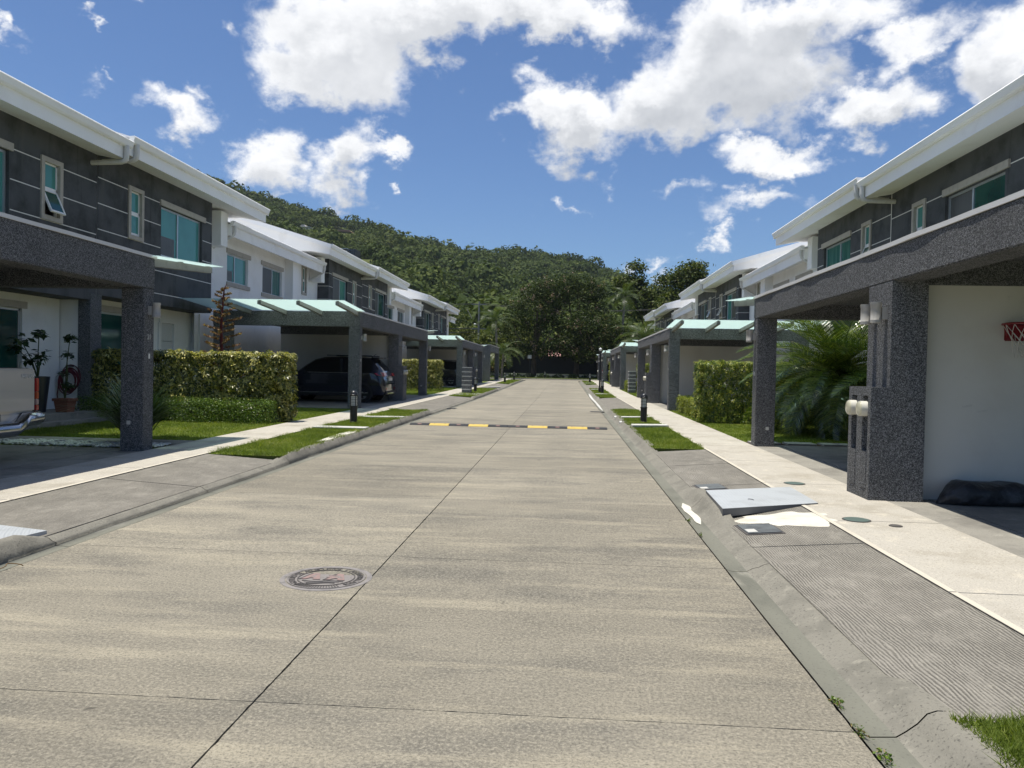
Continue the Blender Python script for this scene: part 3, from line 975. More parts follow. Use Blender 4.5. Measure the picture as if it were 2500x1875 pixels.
def small_window(fr, house, d, y0, y1, z0, z1, open_deg=0):
    """tall narrow window with stone surround, fixed light above an awning sash"""
    win = empty('small_window', Vector(fr.p(d, (y0 + y1) / 2, z0)) - house.location); win.parent = house
    t_ = .105
    mb = MB()
    for (a, b, c, e) in ((y0, y1, z1 - t_, z1), (y0, y1, z0, z0 + t_), (y0, y0 + t_, z0 + t_, z1 - t_), (y1 - t_, y1, z0 + t_, z1 - t_)):
        fr.box(mb, d - .04, d + .14, a, b, c, e)
    mb.build('surround', M['trim'], win)
    a, b, c, e = y0 + t_, y1 - t_, z0 + t_, z1 - t_
    zm = c + (e - c) * .52
    mb = MB()
    for q in ((a, b, e - .035, e), (a, b, zm - .03, zm + .03), (a, a + .035, c, e), (b - .035, b, c, e), (a, b, c, c + .03)):
        fr.box(mb, d + .04, d + .09, *q)
    mb.build('window_frame', M['gutterw'], win)
    fr.box(MB(), d + .06, d + .07, a + .03, b - .03, zm + .03, e - .03).build('pane', M['win_teal'], win)
    # awning sash, hinged at its top edge
    sn, cs = math.sin(R(open_deg)), math.cos(R(open_deg))

    def q(dd, yy, zz):      # zz measured down from the hinge
        return fr.p(d + .03 - sn * zz + dd * cs, yy, zm - .03 - cs * zz - dd * sn)
    hh = zm - .03 - c - .03

    def tilted(mb, d0, d1, ya, yb, za, zb_):
        return mb.hexa([q(d0, ya, zb_), q(d1, ya, zb_), q(d1, yb, zb_), q(d0, yb, zb_)], [q(d0, ya, za), q(d1, ya, za), q(d1, yb, za), q(d0, yb, za)])
    mb = MB()
    for (ya, yb, za, zb_) in ((a + .01, b - .01, 0, .045), (a + .01, b - .01, hh - .045, hh), (a + .01, a + .05, .045, hh - .045), (b - .05, b - .01, .045, hh - .045)):
        tilted(mb, 0, .04, ya, yb, za, zb_)
    sash = mb.build('sash', M['gutterw'], win)
    tilted(MB(), .015, .025, a + .05, b - .05, .045, hh - .045).build('pane', M['win_teal'] if open_deg == 0 else M['win_teal_d'], win)
    return win


def house(side, y0, sy, zb, label, panes, recess_len, opens=0, first=False):
    """one half of a terraced pair. sy: +1 goes away from the camera"""
    fr = Frame(side, y0, sy, zb)
    base = fr.p(0, 6, 0)
    base = (base[0], base[1], gz(base[1]) + .1)
    h = thing('house', label, 'house', base, 'white and dark grey terraced houses along the street')
    lo = gz(base[1]) - .1 - zb
    BX = 6.1
    dark, white = M['dark_wall'], M['white_wall']
    W1 = (2.98, 5.42, 4.45, 5.85)
    SM = (1.32, 2.04, 4.66, 6.04)
    # upper dark box
    mb = MB()
    fr.wall(mb, 0, .004, BX, 3.05, 6.62, [W1, SM], .14)
    mb.quad(fr.p(0, BX, 3.05), fr.p(.56, BX, 3.05), fr.p(.56, BX, 6.62), fr.p(0, BX, 6.62))
    mb.quad(fr.p(0, .004, 3.05), fr.p(.9, .004, 3.05), fr.p(.9, BX, 3.05), fr.p(0, BX, 3.05))
    mb.build('dark_wall', dark, h, fix=False)
    # white lines
    for zz in (5.92, 5.29, 4.66, 4.0, 3.36):
        cuts = []
        if zz < W1[3] + .18 and zz > W1[2] - .0:
            cuts.append((W1[0] - .03, W1[1] + .05))
        if SM[2] <= zz - .001 < SM[3]:
            cuts.append((SM[0], SM[1]))
        x = .03
        for (a, b) in sorted(cuts) + [(BX - .02, None)]:
            if a - x > .05:
                fr.box(MB(), -.004, .01, x, a, zz - .011, zz + .011).build('wall_line', M['stripe'], h)
            x = b
        fr.box(MB(), .01, .54, BX - .005, BX + .004, zz - .011, zz + .011).build('wall_line', M['stripe'], h)
    if side > 0 and sy > 0:
        fr.box(MB(), -.004, .01, -.014, .014, 3.06, 6.5).build('wall_line', M['stripe'], h)
    sliding_window(fr, h, 0, *W1, panes[0], panes[1], half=(side < 0 and y0 < 20 and sy > 0))
    small_window(fr, h, 0, *SM, open_deg=opens)
    # solid core behind everything
    fr.box(MB(), 1.0, 11.5, .01, BX + recess_len - .01, lo, 6.3).build('core_wall', white, h)
    # recessed white wall
    RE = BX + recess_len
    holes = []
    if first:
        ws = [(8.45, 10.25, 4.35, 5.36)]
    else:
        ws = [(RE - 3.3 + .05, RE - 1.15 + .3, 4.28, 5.70)]
        ws = [(10.75, 12.85, 4.28, 5.36)]
    smh = [] if first else [(7.72, 8.36, 4.66, 6.0)]
    holes = ws + smh
    gh = [(8.3, 9.2, 1.35, 2.4)]
    mb = MB()
    fr.wall(mb, .55, BX + .003, RE - .003, lo, 6.15, holes + gh, .14)
    mb.build('white_wall', white, h, fix=False)
    for w_ in ws:
        sliding_window(fr, h, .55, *w_, panes[2], panes[3], True, True, half=(side < 0 and y0 < 20 and sy > 0))
    for w_ in smh:
        small_window(fr, h, .55, *w_)
    for w_ in gh:
        g = empty('ground_window', Vector(fr.p(.55, w_[0], w_[2])) - h.location); g.parent = h
        fr.box(MB(), .60, .64, *w_).build('pane', M['win_teal_d'], g)
    fr.box(MB(), .58, .66, 10.1 if first else 9.6, 11.0 if first else 10.5, lo + .1, 2.35).build('back_door', M['door'], h)
    if not first:
        fr.box(MB(), .2, .56, 9.65, 10.42, 3.0, 6.06).build('pier', white, h)
    fr.box(MB(), -.0, .545, 6.75, 7.25, 5.36, 6.5).build('corbel', M['soffit'], h)
    # ground floor under the overhang
    GD = (4.35, 5.5, .42, 2.72)
    GW = (1.25, 2.6, .95, 2.74) if sy > 0 else (1.5, 3.7, .75, 2.72)
    mb = MB()
    fr.wall(mb, .78, .22, BX + .3, lo, 3.06, [GD, GW], .12)
    mb.quad(fr.p(.78, BX + .3, lo), fr.p(.5, BX + .3, lo), fr.p(.5, BX + .3, 3.05), fr.p(.78, BX + .3, 3.05))
    mb.build('ground_wall', white, h, fix=False)
    dr = empty('front_door', Vector(fr.p(.78, GD[0], GD[2])) - h.location); dr.parent = h
    mb = MB()
    for q in ((GD[0], GD[1], GD[3] - .09, GD[3] + .05), (GD[0] - .07, GD[0] + .09, GD[2], GD[3] - .09), (GD[1] - .30, GD[1] + .07, GD[2], GD[3] - .09)):
        fr.box(mb, .74, .84, *q)
    mb.build('door_frame', white, dr)
    for k in range(4):
        zz = GD[2] + .02 + k * .548
        fr.box(MB(), .80, .85, GD[0] + .1, GD[1] - .31, zz, zz + .536).build('door_panel', M['door'], dr)
    wn = empty('ground_window', Vector(fr.p(.78, GW[0], GW[2])) - h.location); wn.parent = h
    mb = MB()
    ym = (GW[0] + GW[1]) / 2
    for q in ((GW[0], GW[1], GW[3] - .05, GW[3]), (GW[0], GW[1], GW[2], GW[2] + .05), (GW[0], GW[0] + .06, GW[2], GW[3]), (GW[1] - .06, GW[1], GW[2], GW[3])):
        fr.box(mb, .83, .88, *q)
    mb.build('window_frame', M['alu'], wn)
    fr.box(MB(), .85, .87, GW[0] + .06, GW[1] - .06, GW[2] + .05, GW[3] - .05).build('pane', M['win_teal_d'], wn)
    fr.box(MB(), .73, .80, GW[0] - .1, GW[1] + .15, GW[3] + .005, GW[3] + .16).build('lintel', M['trim'], wn)
    # porch
    fr.box(MB(), -.5, .8, .3, BX, lo, .40).build('porch_slab', M['driveway'], h)
    fr.box(MB(), -.85, -.5, .3, BX, lo, .26).build('porch_step', M['driveway'], h)
    if sy > 0:
        fr.box(MB(), -.01, .30, -.23, .21, lo, 3.06).build('pilaster', M['pebble'], h)
        fr.box(MB(), .30, .9, -.20, .18, lo, 3.055).build('party_wall', white, h)
    # roof of the box, overhanging 2.45 m at its end
    RO = BX + 2.45
    sl = .30
    prof = [(-.8, 6.45), (0.02, 6.60), (12.2, 6.60), (12.2, 6.9), (5.7, 6.82 + sl * 6.5), (-.8, 6.82)]
    P3 = lambda p, y: fr.p(p[0], y, p[1])
    MB().extrude(prof, .005, RO, P3).build('eaves', M['soffit'], h)
    rf = MB().extrude([(-.86, 6.845), (-.86, 6.89), (5.7, 6.89 + sl * 6.56), (12.3, 6.93), (12.3, 6.88), (5.7, 6.835 + sl * 6.56)], .003, RO + .05, P3).build('roof', M['roof'], h)
    mb = MB()
    y = .3
    while y < RO:
        mb.extrude([(-.88, 6.89), (-.88, 6.925), (5.7, 6.925 + sl * 6.58), (5.7, 6.885 + sl * 6.56)], y, y + .035, P3)
        y += .46
    mb.build('standing_seams', M['roof'], rf)
    MB().extrude([(-.87, 6.70), (5.7, 6.70 + sl * 6.57), (5.7, 6.905 + sl * 6.57), (-.87, 6.905)], RO + .052, RO + .08, P3).build('barge_trim', M['gutterw'], rf)
    gt = MB().extrude([(-.80, 6.74), (-.80, 6.905), (-.935, 6.915), (-.955, 6.885), (-.935, 6.85), (-.905, 6.77), (-.87, 6.74)], .02 if sy < 0 else .0, RO + .02, P3).build('gutter', M['gutterw'], h)
    # downpipe at the joint: drops, elbows, runs back to the wall
    yy = .22
    MB().tube([fr.p(-.87, yy, 6.76), fr.p(-.87, yy, 6.56), fr.p(-.86, yy, 6.46), fr.p(-.82, yy, 6.40), fr.p(-.74, yy, 6.37), fr.p(.05, yy, 6.35)], .062, 12).build('downpipe', M['pipe'], h, smooth=True)
    # roof of the recessed part
    a0, a1 = 7.25, RE - .004
    prof = [(-.12, 5.75), (.55, 5.98), (9, 5.98), (9, 8.0), (6, 6.14 + sl * 6.1), (-.12, 6.14)]
    MB().extrude(prof, a0, a1, P3).build('recess_eaves', M['soffit'], h)
    MB().extrude([(-.12, 6.09), (-.12, 6.245), (-.24, 6.255), (-.26, 6.23), (-.22, 6.12), (-.18, 6.09)], a0 - .05, a1, P3).build('recess_gutter', M['gutterw'], h)
    MB().extrude([(-.16, 6.15), (-.16, 6.19), (6, 6.19 + sl * 6.1), (6, 6.15 + sl * 6.1)], a0 - .03, a1, P3).build('recess_roof', M['roof'], h)
    yy = a0 + .12 if first else a0 + 1.5
    yy = a0 + .12
    MB().tube([fr.p(-.2, yy, 6.11), fr.p(-.2, yy, 5.93), fr.p(-.17, yy, 5.83), fr.p(-.10, yy, 5.76), fr.p(.56, yy, 5.38)], .055, 12).build('recess_downpipe', M['pipe'], h, smooth=True)
    return h


T, TD, DK, CU = M['win_teal'], M['win_teal_d'], M['win_dark'], M['win_curtain']
RL1, RL2 = 5.0, 7.3
house(-1, JT_L[0], -1, 0.0, 'white and dark grey house at far left, behind the silver pickup', (T, T, DK, T), RL2, 24)
house(-1, JT_L[0], 1, .15, 'left house with teal blinds and big window above the first glass canopy', (T, T, T, T), RL1, 0, True)
house(-1, JT_L[1], -1, .15, 'left house with white recessed wall above the blue car carport', (T, DK, CU, DK), RL2, 0)
house(-1, JT_L[1], 1, .30, 'left house with dark upper box just past the second tall hedge', (DK, TD, DK, TD), RL1, 0, True)
house(-1, JT_L[2], -1, .30, 'second to last house of the left row', (TD, DK, TD, DK), RL2, 14)
house(-1, JT_L[2], 1, .45, 'last house at the far end of the left row', (T, DK, TD, TD), RL1, 0, True)
house(1, JT_R[0], -1, -.08, 'right house nearest the camera, with the green sliding window under the eaves', (DK, TD, DK, TD), RL2, 0)
house(1, JT_R[0], 1, .06, 'right house with drawn teal curtains, second from the camera', (CU, CU, DK, T), RL1, 22, True)
house(1, JT_R[1], -1, .06, 'right house with open awning windows above the second glass canopy', (T, DK, DK, T), RL2, 26)
house(1, JT_R[1], 1, .20, 'right house with awning windows, just past the second right hedge', (TD, DK, DK, TD), RL1, 24, True)
house(1, JT_R[2], -1, .20, 'second to last house of the right row', (TD, DK, TD, DK), RL2, 0)
house(1, JT_R[2], 1, .34, 'last house at the far end of the right row', (TD, DK, TD, DK), RL1, 0, True)


# ------------------------------------------------------------------ carports
def sconce(fr, par, d, y, z, grp_mat=None):
    s = empty('wall_lamp', Vector(fr.p(d, y, z)) - par.location); s.parent = par
    c = fr.p(d - .115, y, 0)
    mb = MB().lathe([(.001, z), (.060, z), (.062, z + .035), (.058, z + .04), (.058, z + .195), (.062, z + .20), (.062, z + .235), (.001, z + .235)], 18, (c[0], c[1], fr.zb))
    mb.build('lamp_shade', M['sconce'], s, smooth=True)
    fr.box(MB(), d - .06, d, y - .045, y + .045, z + .04, z + .18).build('bracket', M['sconce'], s)


def canopy(fr, par, ysign, yend, zt, n=4, y_len=2.2):
    """frosted glass on cantilevered brackets, outside an end beam"""
    cn = empty('canopy', Vector(fr.p(0, ysign * yend, zt)) - par.location); cn.parent = par
    ds = [.06 + 1.175 * i for i in range(n)]
    ya, yb = ysign * (yend - .05), ysign * (yend + y_len - .08)
    for d in ds:
        mb = MB()
        b0 = [fr.p(d, ya, zt - .10), fr.p(d + .11, ya, zt - .10), fr.p(d + .11, yb, zt + .06), fr.p(d, yb, zt + .06)]
        t0 = [fr.p(d, ya, zt + .035), fr.p(d + .11, ya, zt + .035), fr.p(d + .11, yb, zt + .165), fr.p(d, yb, zt + .165)]
        mb.hexa(b0, t0)
        for f_ in (.5, .97):
            yy = ya + (yb - ya) * f_
            zz = zt + .035 + .13 * f_
            fr.box(mb, d + .025, d + .085, yy - .04, yy + .04, zz - .01, zz + .05)
        mb.build('bracket', M['bracket'], cn)
    yg0, yg1 = ysign * (yend - .12), ysign * (yend + y_len)
    edges = [-.12] + [d + .05 for d in ds[1:]] + [4.84]
    for a, b in zip(edges[:-1], edges[1:]):
        MB().hexa([fr.p(a + .006, yg0, zt + .045), fr.p(b - .006, yg0, zt + .045), fr.p(b - .006, yg1, zt + .185), fr.p(a + .006, yg1, zt + .185)],
                  [fr.p(a + .006, yg0, zt + .057), fr.p(b - .006, yg0, zt + .057), fr.p(b - .006, yg1, zt + .197), fr.p(a + .006, yg1, zt + .197)]).build('glass_panel', M['canopy'], cn)


def carport(side, yc, zb, label, zbot, ztop, ends=(1, 1), cols=True, number=None, jut=None):
    xo = SWL1 if side < 0 else SWR1
    fr = Frame(side, yc, 1, zb, xo)
    base = (xo + side * 2.4, yc, gz(yc) + .13)
    cp = thing('carport', label, 'carport', base, 'double carports in front of the houses')
    lo = gz(yc) - .25 - zb
    pb = M['pebble']
    E_ = HALF
    fr.box(MB(), 0, .36, -E_, E_, zbot, ztop).build('front_beam', pb, cp, bevel=.012)
    # coping with a slightly wavy drip edge
    V = []; F = []
    n = 60
    for i in range(n + 1):
        y = -E_ - .03 + (2 * E_ + .06) * i / n
        wv = .006 * math.sin(y * 2.1 + yc) + .005 * math.sin(y * 5.3)
        for (d, z) in ((-.016 - wv, ztop), (-.016 - wv, ztop + .05), (.39, ztop + .052), (.39, ztop)):
            V.append(fr.p(d, y, z))
    for i in range(n):
        for k in range(4):
            a = i * 4 + k; b = i * 4 + (k + 1) % 4
            F.append((a, b, b + 4, a + 4))
    mbc = MB().add(V, F + [(0, 1, 2, 3), (n * 4 + 3, n * 4 + 2, n * 4 + 1, n * 4)])
    mbc.build('coping', M['cap'], cp)
    for s_ in (-1, 1):
        fr.box(MB(), .362, 4.86, s_ * E_, s_ * (E_ - .34), zbot, ztop - .004).build('end_beam', pb, cp, bevel=.01)
        fr.box(MB(), .003, .37, s_ * (E_ - .002), s_ * (E_ - .31), lo, zbot - .002).build('column', pb, cp, bevel=.012)
        fr.box(MB(), 4.3, 4.84, s_ * (E_ - .004), s_ * (E_ - .36), lo, zbot).build('rear_pillar', pb, cp)
    fr.box(MB(), .36, 4.87, -E_ + .34, E_ - .34, zbot + .26, zbot + .40).build('roof_slab', pb, cp)
    fr.box(MB(), .36, 4.85, -.17, .17, zbot - .02, zbot + .258).build('middle_beam', pb, cp)
    # party pier, wall and meter pedestal
    fr.box(MB(), .002, .40, -.335, .335, lo, zbot - .002).build('party_pier', pb, cp)
    fr.box(MB(), .401, 4.85, -.12, .12, lo, zbot - .021).build('party_wall', M['cream_wall'], cp)
    pz = 1.52
    ped = empty('meter_pedestal', Vector(fr.p(-.1, 0, .13)) - cp.location); ped.parent = cp
    mb = MB()
    fr.box(mb, -.08, .0015, -.3345, .3345, lo, pz)
    for (a, b, c, e) in ((-.3345, .3345, lo, .78), (-.3345, .3345, pz - .10, pz), (-.3345, -.255, .78, pz - .1), (-.095, .075, .78, pz - .1), (.235, .3345, .78, pz - .1)):
        fr.box(mb, -.20, -.081, a, b, c, e)
    mb.build('pedestal_block', pb, ped)
    for q in ((-.26, -.09), (.07, .24)):
        fr.box(MB(), -.207, -.19, q[0] + .01, q[1] - .01, .36, .78).build('cover_panel', pb, ped)
    for yy in (-.175, .155):
        mt = empty('electric_meter', Vector(fr.p(-.2, yy, 1.27)) - cp.location - ped.location); mt.parent = ped
        c = fr.p(-.085, yy, 1.27)
        s_ = side
        MB().lathe([(.001, 0), (.07, 0), (.07, -.09 * s_), (.088, -.10 * s_), (.088, -.18 * s_), (.001, -.18 * s_)], 20, c, 'X').build('meter_housing', M['meter'], mt, smooth=True)
        MB().lathe([(.082, -.1805 * s_), (.080, -.192 * s_), (.070, -.198 * s_), (.001, -.200 * s_)], 20, c, 'X').build('meter_glass', M['meter_glass'], mt, smooth=True)
    for (yy, zz) in ((-.19, 2.26), (.11, 2.26)):
        sconce(fr, cp, 0, yy, zz)
    for s_ in (-1, 1):
        sconce(fr, cp, 0, s_ * (E_ - .15), 2.27)
        fr.box(MB(), -.006, .004, s_ * (E_ - .15) - .022, s_ * (E_ - .15) + .022, 1.62, 1.70).build('call_plate', M['plate'], cp)
        fr.box(MB(), .20, .26, s_ * (E_ - .31) - s_ * .006, s_ * (E_ - .31) + s_ * .01, .58, .64).build('socket_plate', M['plate'], cp)
    if ends[0]:
        canopy(fr, cp, -1, E_, ztop - .02)
    if ends[1]:
        canopy(fr, cp, 1, E_, ztop - .02)
    if number:
        # upright numerals on the street face of the far column
        c = fr.p(-.006, E_ - .16, 1.96)
        mat = Matrix.Translation(c) @ Matrix(((0, 0, -side, 0), (-side, 0, 0, 0), (0, 1, 0, 0), (0, 0, 0, 1)))
        text_mesh(number, .115, .004, M['number'], 'house_number', cp, mat)
    return cp


carport(-1, YC_L[0], 0.0, 'grey pebble-dash carport number 21 sheltering the silver pickup', 2.73, 3.22, (0, 1), number='21')
carport(-1, YC_L[1], .12, 'grey carport with glass canopy sheltering the navy car on the left', 2.73, 3.20)
carport(-1, YC_L[2], .24, 'third grey carport on the left, behind the banded pylon', 2.73, 3.18)
cpr = carport(1, YC_R[0], -.08, 'light grey carport at right edge with electric meters and basketball hoop', 2.73, 3.12, (0, 1))
carport(1, YC_R[1], .05, 'second carport on the right, beyond the trimmed hedge', 2.73, 3.10)
carport(1, YC_R[2], .22, 'third carport on the right, beyond the tall narrow hedge', 2.73, 3.10)
carport(1, YC_R[3], .36, 'farthest carport on the right with the parked charcoal car', 2.73, 3.10)

pwall = [c for c in cpr.children if c.name.startswith('party_wall')][0]
for (x, z, l_, a_) in ((4.62, 1.24, .06, .4), (4.80, 1.19, .08, .3)):
    c_, s_ = math.cos(a_) * l_, math.sin(a_) * l_ * .6
    MB().quad((x - c_, YC_R[0] - .1212, z - s_ - .008), (x + c_, YC_R[0] - .1212, z + s_ - .012), (x + c_, YC_R[0] - .1212, z + s_ + .012), (x - c_, YC_R[0] - .1212, z - s_ + .016)).build('scuff_mark', M['scuff'], pwall, fix=False)

# plain block and small carport closing the left row
t_ = thing('end_carport', 'small dark grey carport block at the far end of the left row', 'carport', (-8, 72, gz(72)))
MB().box(-10.5, -6.62, 66.9, 67.3, .2, 3.75).build('side_wall', M['pebble'], t_)
MB().box(-6.98, -6.6, 67.3, 75.6, 3.15, 3.72).build('front_beam', M['pebble'], t_)
MB().box(-10.5, -6.98, 67.3, 75.6, 3.35, 3.55).build('roof_slab', M['pebble'], t_)
MB().box(-6.98, -6.58, 75.2, 75.6, .2, 3.15).build('column', M['pebble'], t_)
MB().box(-7.0, -6.55, 66.88, 75.62, 3.722, 3.77).build('coping', M['cap'], t_)


# ------------------------------------------------------------------ street furniture
def make_bollard(loc, label):
    b = thing('bollard_light', label, 'bollard', loc, 'black bollard lights on the verges')
    x, y, z = loc
    MB().lathe([(.001, 0), (.10, 0), (.10, .015), (.085, .02), (.085, .045), (.078, .05), (.078, .37), (.086, .375), (.086, .40), (.001, .40)], 20, loc).build('post', M['black_metal'], b, smooth=True)
    MB().lathe([(.001, .40), (.070, .40), (.070, .61), (.001, .61)], 20, loc).build('lens', M['lamp_glass'], b, smooth=True)
    for k in range(5):
        zz = .428 + k * .037
        MB().lathe([(.062, zz), (.083, zz - .006), (.083, zz), (.062, zz + .006)], 20, loc).build('louvre', M['black_metal'] if k % 2 else M['bracket'], b, smooth=True)
    for k in range(4):
        a = math.pi / 4 + k * math.pi / 2
        MB().box(x + .079 * math.cos(a) - .007, x + .079 * math.cos(a) + .007, y + .079 * math.sin(a) - .007, y + .079 * math.sin(a) + .007, z + .40, z + .61).build('rib', M['black_metal'], b)
    MB().lathe([(.001, .61), (.092, .61), (.092, .64), (.086, .645), (.082, .67), (.062, .705), (.032, .73), (.001, .735)], 20, loc).build('cap', M['black_metal'], b, smooth=True)
    return b


b0 = make_bollard((-5.1, 18.3, gz(18.3) + .115), 'black bollard light on the left verge nearest the camera')
for (x, y, lb) in ((2.12, 20.9, 'black bollard light on the right verge nearest the camera'),
                   (-5.0, 42.6, 'black bollard light beside the banded pylon'),
                   (2.12, 44.4, 'black bollard light next to the lamp post'),
                   (-5.05, 64.0, 'black bollard light on the left verge past the third carport'),
                   (2.2, 70.0, 'last black bollard light on the right verge'),
                   (-4.95, 74.0, 'last black bollard light on the left verge'),
                   (-2.55, 95.0, 'bollard light across the far street, right of the white board')):
    c = copy_tree(b0)
    c.location = (x, y, gz(y) + .115)
    c['label'] = lb
    c.scale = (1.12, 1.12, 1.1)
b0.scale = (1.12, 1.12, 1.1)

# speed bump: alternating rubber modules
sb = thing('speed_bump', 'black and yellow rubber speed bump across the road', 'speed bump', (-1.47, 19.95, gz(20)))
N_ = 10
x0, x1 = -4.03, 1.10
wd = (x1 - x0) / N_
cols = 'bybybbybyb'
for k in range(N_):
    a, b = x0 + k * wd + .004, x0 + (k + 1) * wd - .004
    zz = gz(19.95)
    pr = [(-.18, .002), (.18, .002), (.17, .012), (.08, .046), (-.08, .046), (-.17, .012)]
    mb = MB()
    nn = len(pr)
    mb.add([(a, 19.95 + p[0], zz + p[1]) for p in pr] + [(b, 19.95 + p[0], zz + p[1]) for p in pr], [tuple(range(nn)), tuple(range(2 * nn - 1, nn - 1, -1))] + [(i, i + nn, (i + 1) % nn + nn, (i + 1) % nn) for i in range(nn)])
    md = mb.build('yellow_module' if cols[k] == 'y' else 'black_module', M['rubber_yellow'] if cols[k] == 'y' else M['rubber_black'], sb, bevel=.004)
    xm = (a + b) / 2
    if cols[k] == 'b':
        MB().hexa([(xm - .05, 19.80, zz + .014), (xm + .05, 19.80, zz + .014), (xm + .05, 19.865, zz + .042), (xm - .05, 19.865, zz + .042)],
                  [(xm - .05, 19.80, zz + .026), (xm + .05, 19.80, zz + .026), (xm + .05, 19.865, zz + .052), (xm - .05, 19.865, zz + .052)]).build('reflector', M['reflect'], md)
    for dx in (-.14, .14):
        MB().lathe([(.001, 0), (.018, 0), (.018, .004), (.001, .004)], 8, (xm + dx, 19.95, zz + .045)).build('bolt', M['iron_dark'], md)

# manhole cover
mh = thing('manhole_cover', 'round cast iron manhole cover with raised letters and water emblem', 'manhole cover', (-1.715, 5.5, 0))
cx, cy = -1.715, 5.5
MB().lathe([(.33, -.05), (.33, .004), (.322, .006), (.295, .006), (.29, .002), (.29, -.05)], 56, (cx, cy, 0)).build('frame_ring', M['iron_rim'], mh)
MB().lathe([(.001, -.04), (.284, -.04), (.284, .003), (.001, .003)], 56, (cx, cy, 0)).build('cover_plate', M['iron'], mh)
MB().lathe([(.283, .0035), (.283, .0075), (.274, .0075), (.274, .0035)], 56, (cx, cy, 0)).build('outer_rib', M['iron_rim'], mh)
MB().lathe([(.208, .0035), (.208, .0075), (.200, .0075), (.200, .0035)], 48, (cx, cy, 0)).build('inner_rib', M['iron_dark'], mh)
import bmesh
msg = 'INSTITUTO DE ACUEDUCTOS Y ALCANTARILLADOS'
a0, a1 = R(232), R(-40)
for i, ch in enumerate(msg):
    if ch == ' ':
        continue
    a = a0 + (a1 - a0) * i / (len(msg) - 1)
    mt = Matrix.Translation((cx + .241 * math.cos(a), cy + .241 * math.sin(a), .0045)) @ Matrix.Rotation(a - math.pi / 2, 4, 'Z')
    text_mesh(ch, .062, .002, M['iron_dark'], 'letter', mh, mt)
mb = MB()
for i in range(17):
    a = R(-128 + i * 4.6)
    c, s = math.cos(a), math.sin(a)
    q = [(cx + r_ * c - w_ * s, cy + r_ * s + w_ * c) for (r_, w_) in ((.215, -.004), (.265, -.004), (.265, .004), (.215, .004))]
    mb.hexa([(p[0], p[1], .0035) for p in q], [(p[0], p[1], .0065) for p in q])
mb.build('rim_ribs', M['iron_dark'], mh)


def flat(pts, z0, z1, mat, name):
    n = len(pts)
    MB().add([(cx + p[0], cy + p[1], z0) for p in pts] + [(cx + p[0], cy + p[1], z1) for p in pts], [tuple(range(n - 1, -1, -1)), tuple(range(n, 2 * n))] + [(i, (i + 1) % n, (i + 1) % n + n, i + n) for i in range(n)]).build(name, mat, mh)


for (ox, sx) in ((-.085, 1), (.095, 1)):
    # shaded block letters A with a cut-out bar, small y between them
    S_ = 1.0
    flat([(ox - .085, -.055), (ox - .055, -.055), (ox - .030, -.02), (ox - .005, -.02), (ox + .0, -.055), (ox + .055, -.055), (ox + .005, .105), (ox - .035, .105)], .0035, .0085, M['iron_red'], 'emblem_letter')
    flat([(ox - .105, -.06), (ox - .09, -.06), (ox - .04, .105), (ox - .055, .105)], .0035, .0075, M['iron_dark'], 'emblem_shadow')
    flat([(ox - .022, .005), (ox + .002, .005), (ox - .006, .055)], .0036, .0091, M['iron'], 'emblem_hole')
flat([(.0, .07), (.022, .07), (.03, .045), (.042, .07), (.06, .07), (.022, .0), (.0, .0), (.018, .03)], .0035, .0085, M['iron_red'], 'emblem_letter')
for k, yy in enumerate((-.085, -.112, -.139)):
    pts = []
    xs = np.linspace(-.15 + k * .025, .15 - k * .025, 15)
    top = [(x, yy + .012 * math.sin(x * 26) + x * .06) for x in xs]
    pts = top + [(x, y - .011) for (x, y) in top[::-1]]
    flat(pts, .0035, .0075, M['iron_dark'] if k % 2 == 0 else M['iron_rim'], 'emblem_wave')

# chequer-plate hatches
hp = thing('hatch_cover', 'pale galvanised chequer plate hatch tilted across the right pavement', 'hatch', (2.2, 8.8, .13))
P4 = [(1.62, 7.92, .190), (2.79, 8.62, .166), (2.82, 9.78, .170), (1.67, 9.14, .190)]
MB().hexa([(p[0], p[1], .10 if i in (0, 3) else p[2] - .03) for i, p in enumerate(P4)], [(p[0], p[1], p[2] - .004) for p in P4]).build('plate_body', M['steel_side'], hp)
MB().hexa([(p[0], p[1], p[2] - .0035) for p in P4], [(p[0], p[1], p[2]) for p in P4]).build('plate_top', M['steel'], hp)
mb = MB()
for i in range(30):
    for j in range(30):
        u_, v_ = (i + .5) / 30, (j + .5) / 30
        a = [Vector(q) for q in P4]
        c = (a[0] * (1 - u_) + a[1] * u_) * (1 - v_) + (a[3] * (1 - u_) + a[2] * u_) * v_
        dx, dy = (.011, .004) if (i + j) % 2 else (.004, .011)
        mb.add([(c.x - dx, c.y, c.z), (c.x, c.y - dy, c.z), (c.x + dx, c.y, c.z), (c.x, c.y + dy, c.z), (c.x, c.y, c.z + .002)], [(0, 1, 4), (1, 2, 4), (2, 3, 4), (3, 0, 4)])
o = mb.build('tread_studs', M['steel'], hp, fix=False); o['kind'] = 'stuff'
MB().tube([(2.05 + .03 * math.cos(a), 8.55 + .02 * math.sin(a), .187 + .008 * math.sin(a / 2)) for a in np.linspace(0, math.pi, 7)], .004, 6).build('lift_handle', M['steel_side'], hp)
hl = thing('hatch_cover', 'pale chequer plate hatch on the left kerb at the frame edge', 'hatch', (-5.2, 5.7, .14))
P4 = [(-6.2, 5.35, .146), (-4.42, 5.3, .142), (-4.40, 6.27, .100), (-5.5, 6.45, .137)]
MB().hexa([(p[0], p[1], .06) for p in P4], [(p[0], p[1], p[2]) for p in P4]).build('plate_top', M['steel'], hl)
mb = MB()
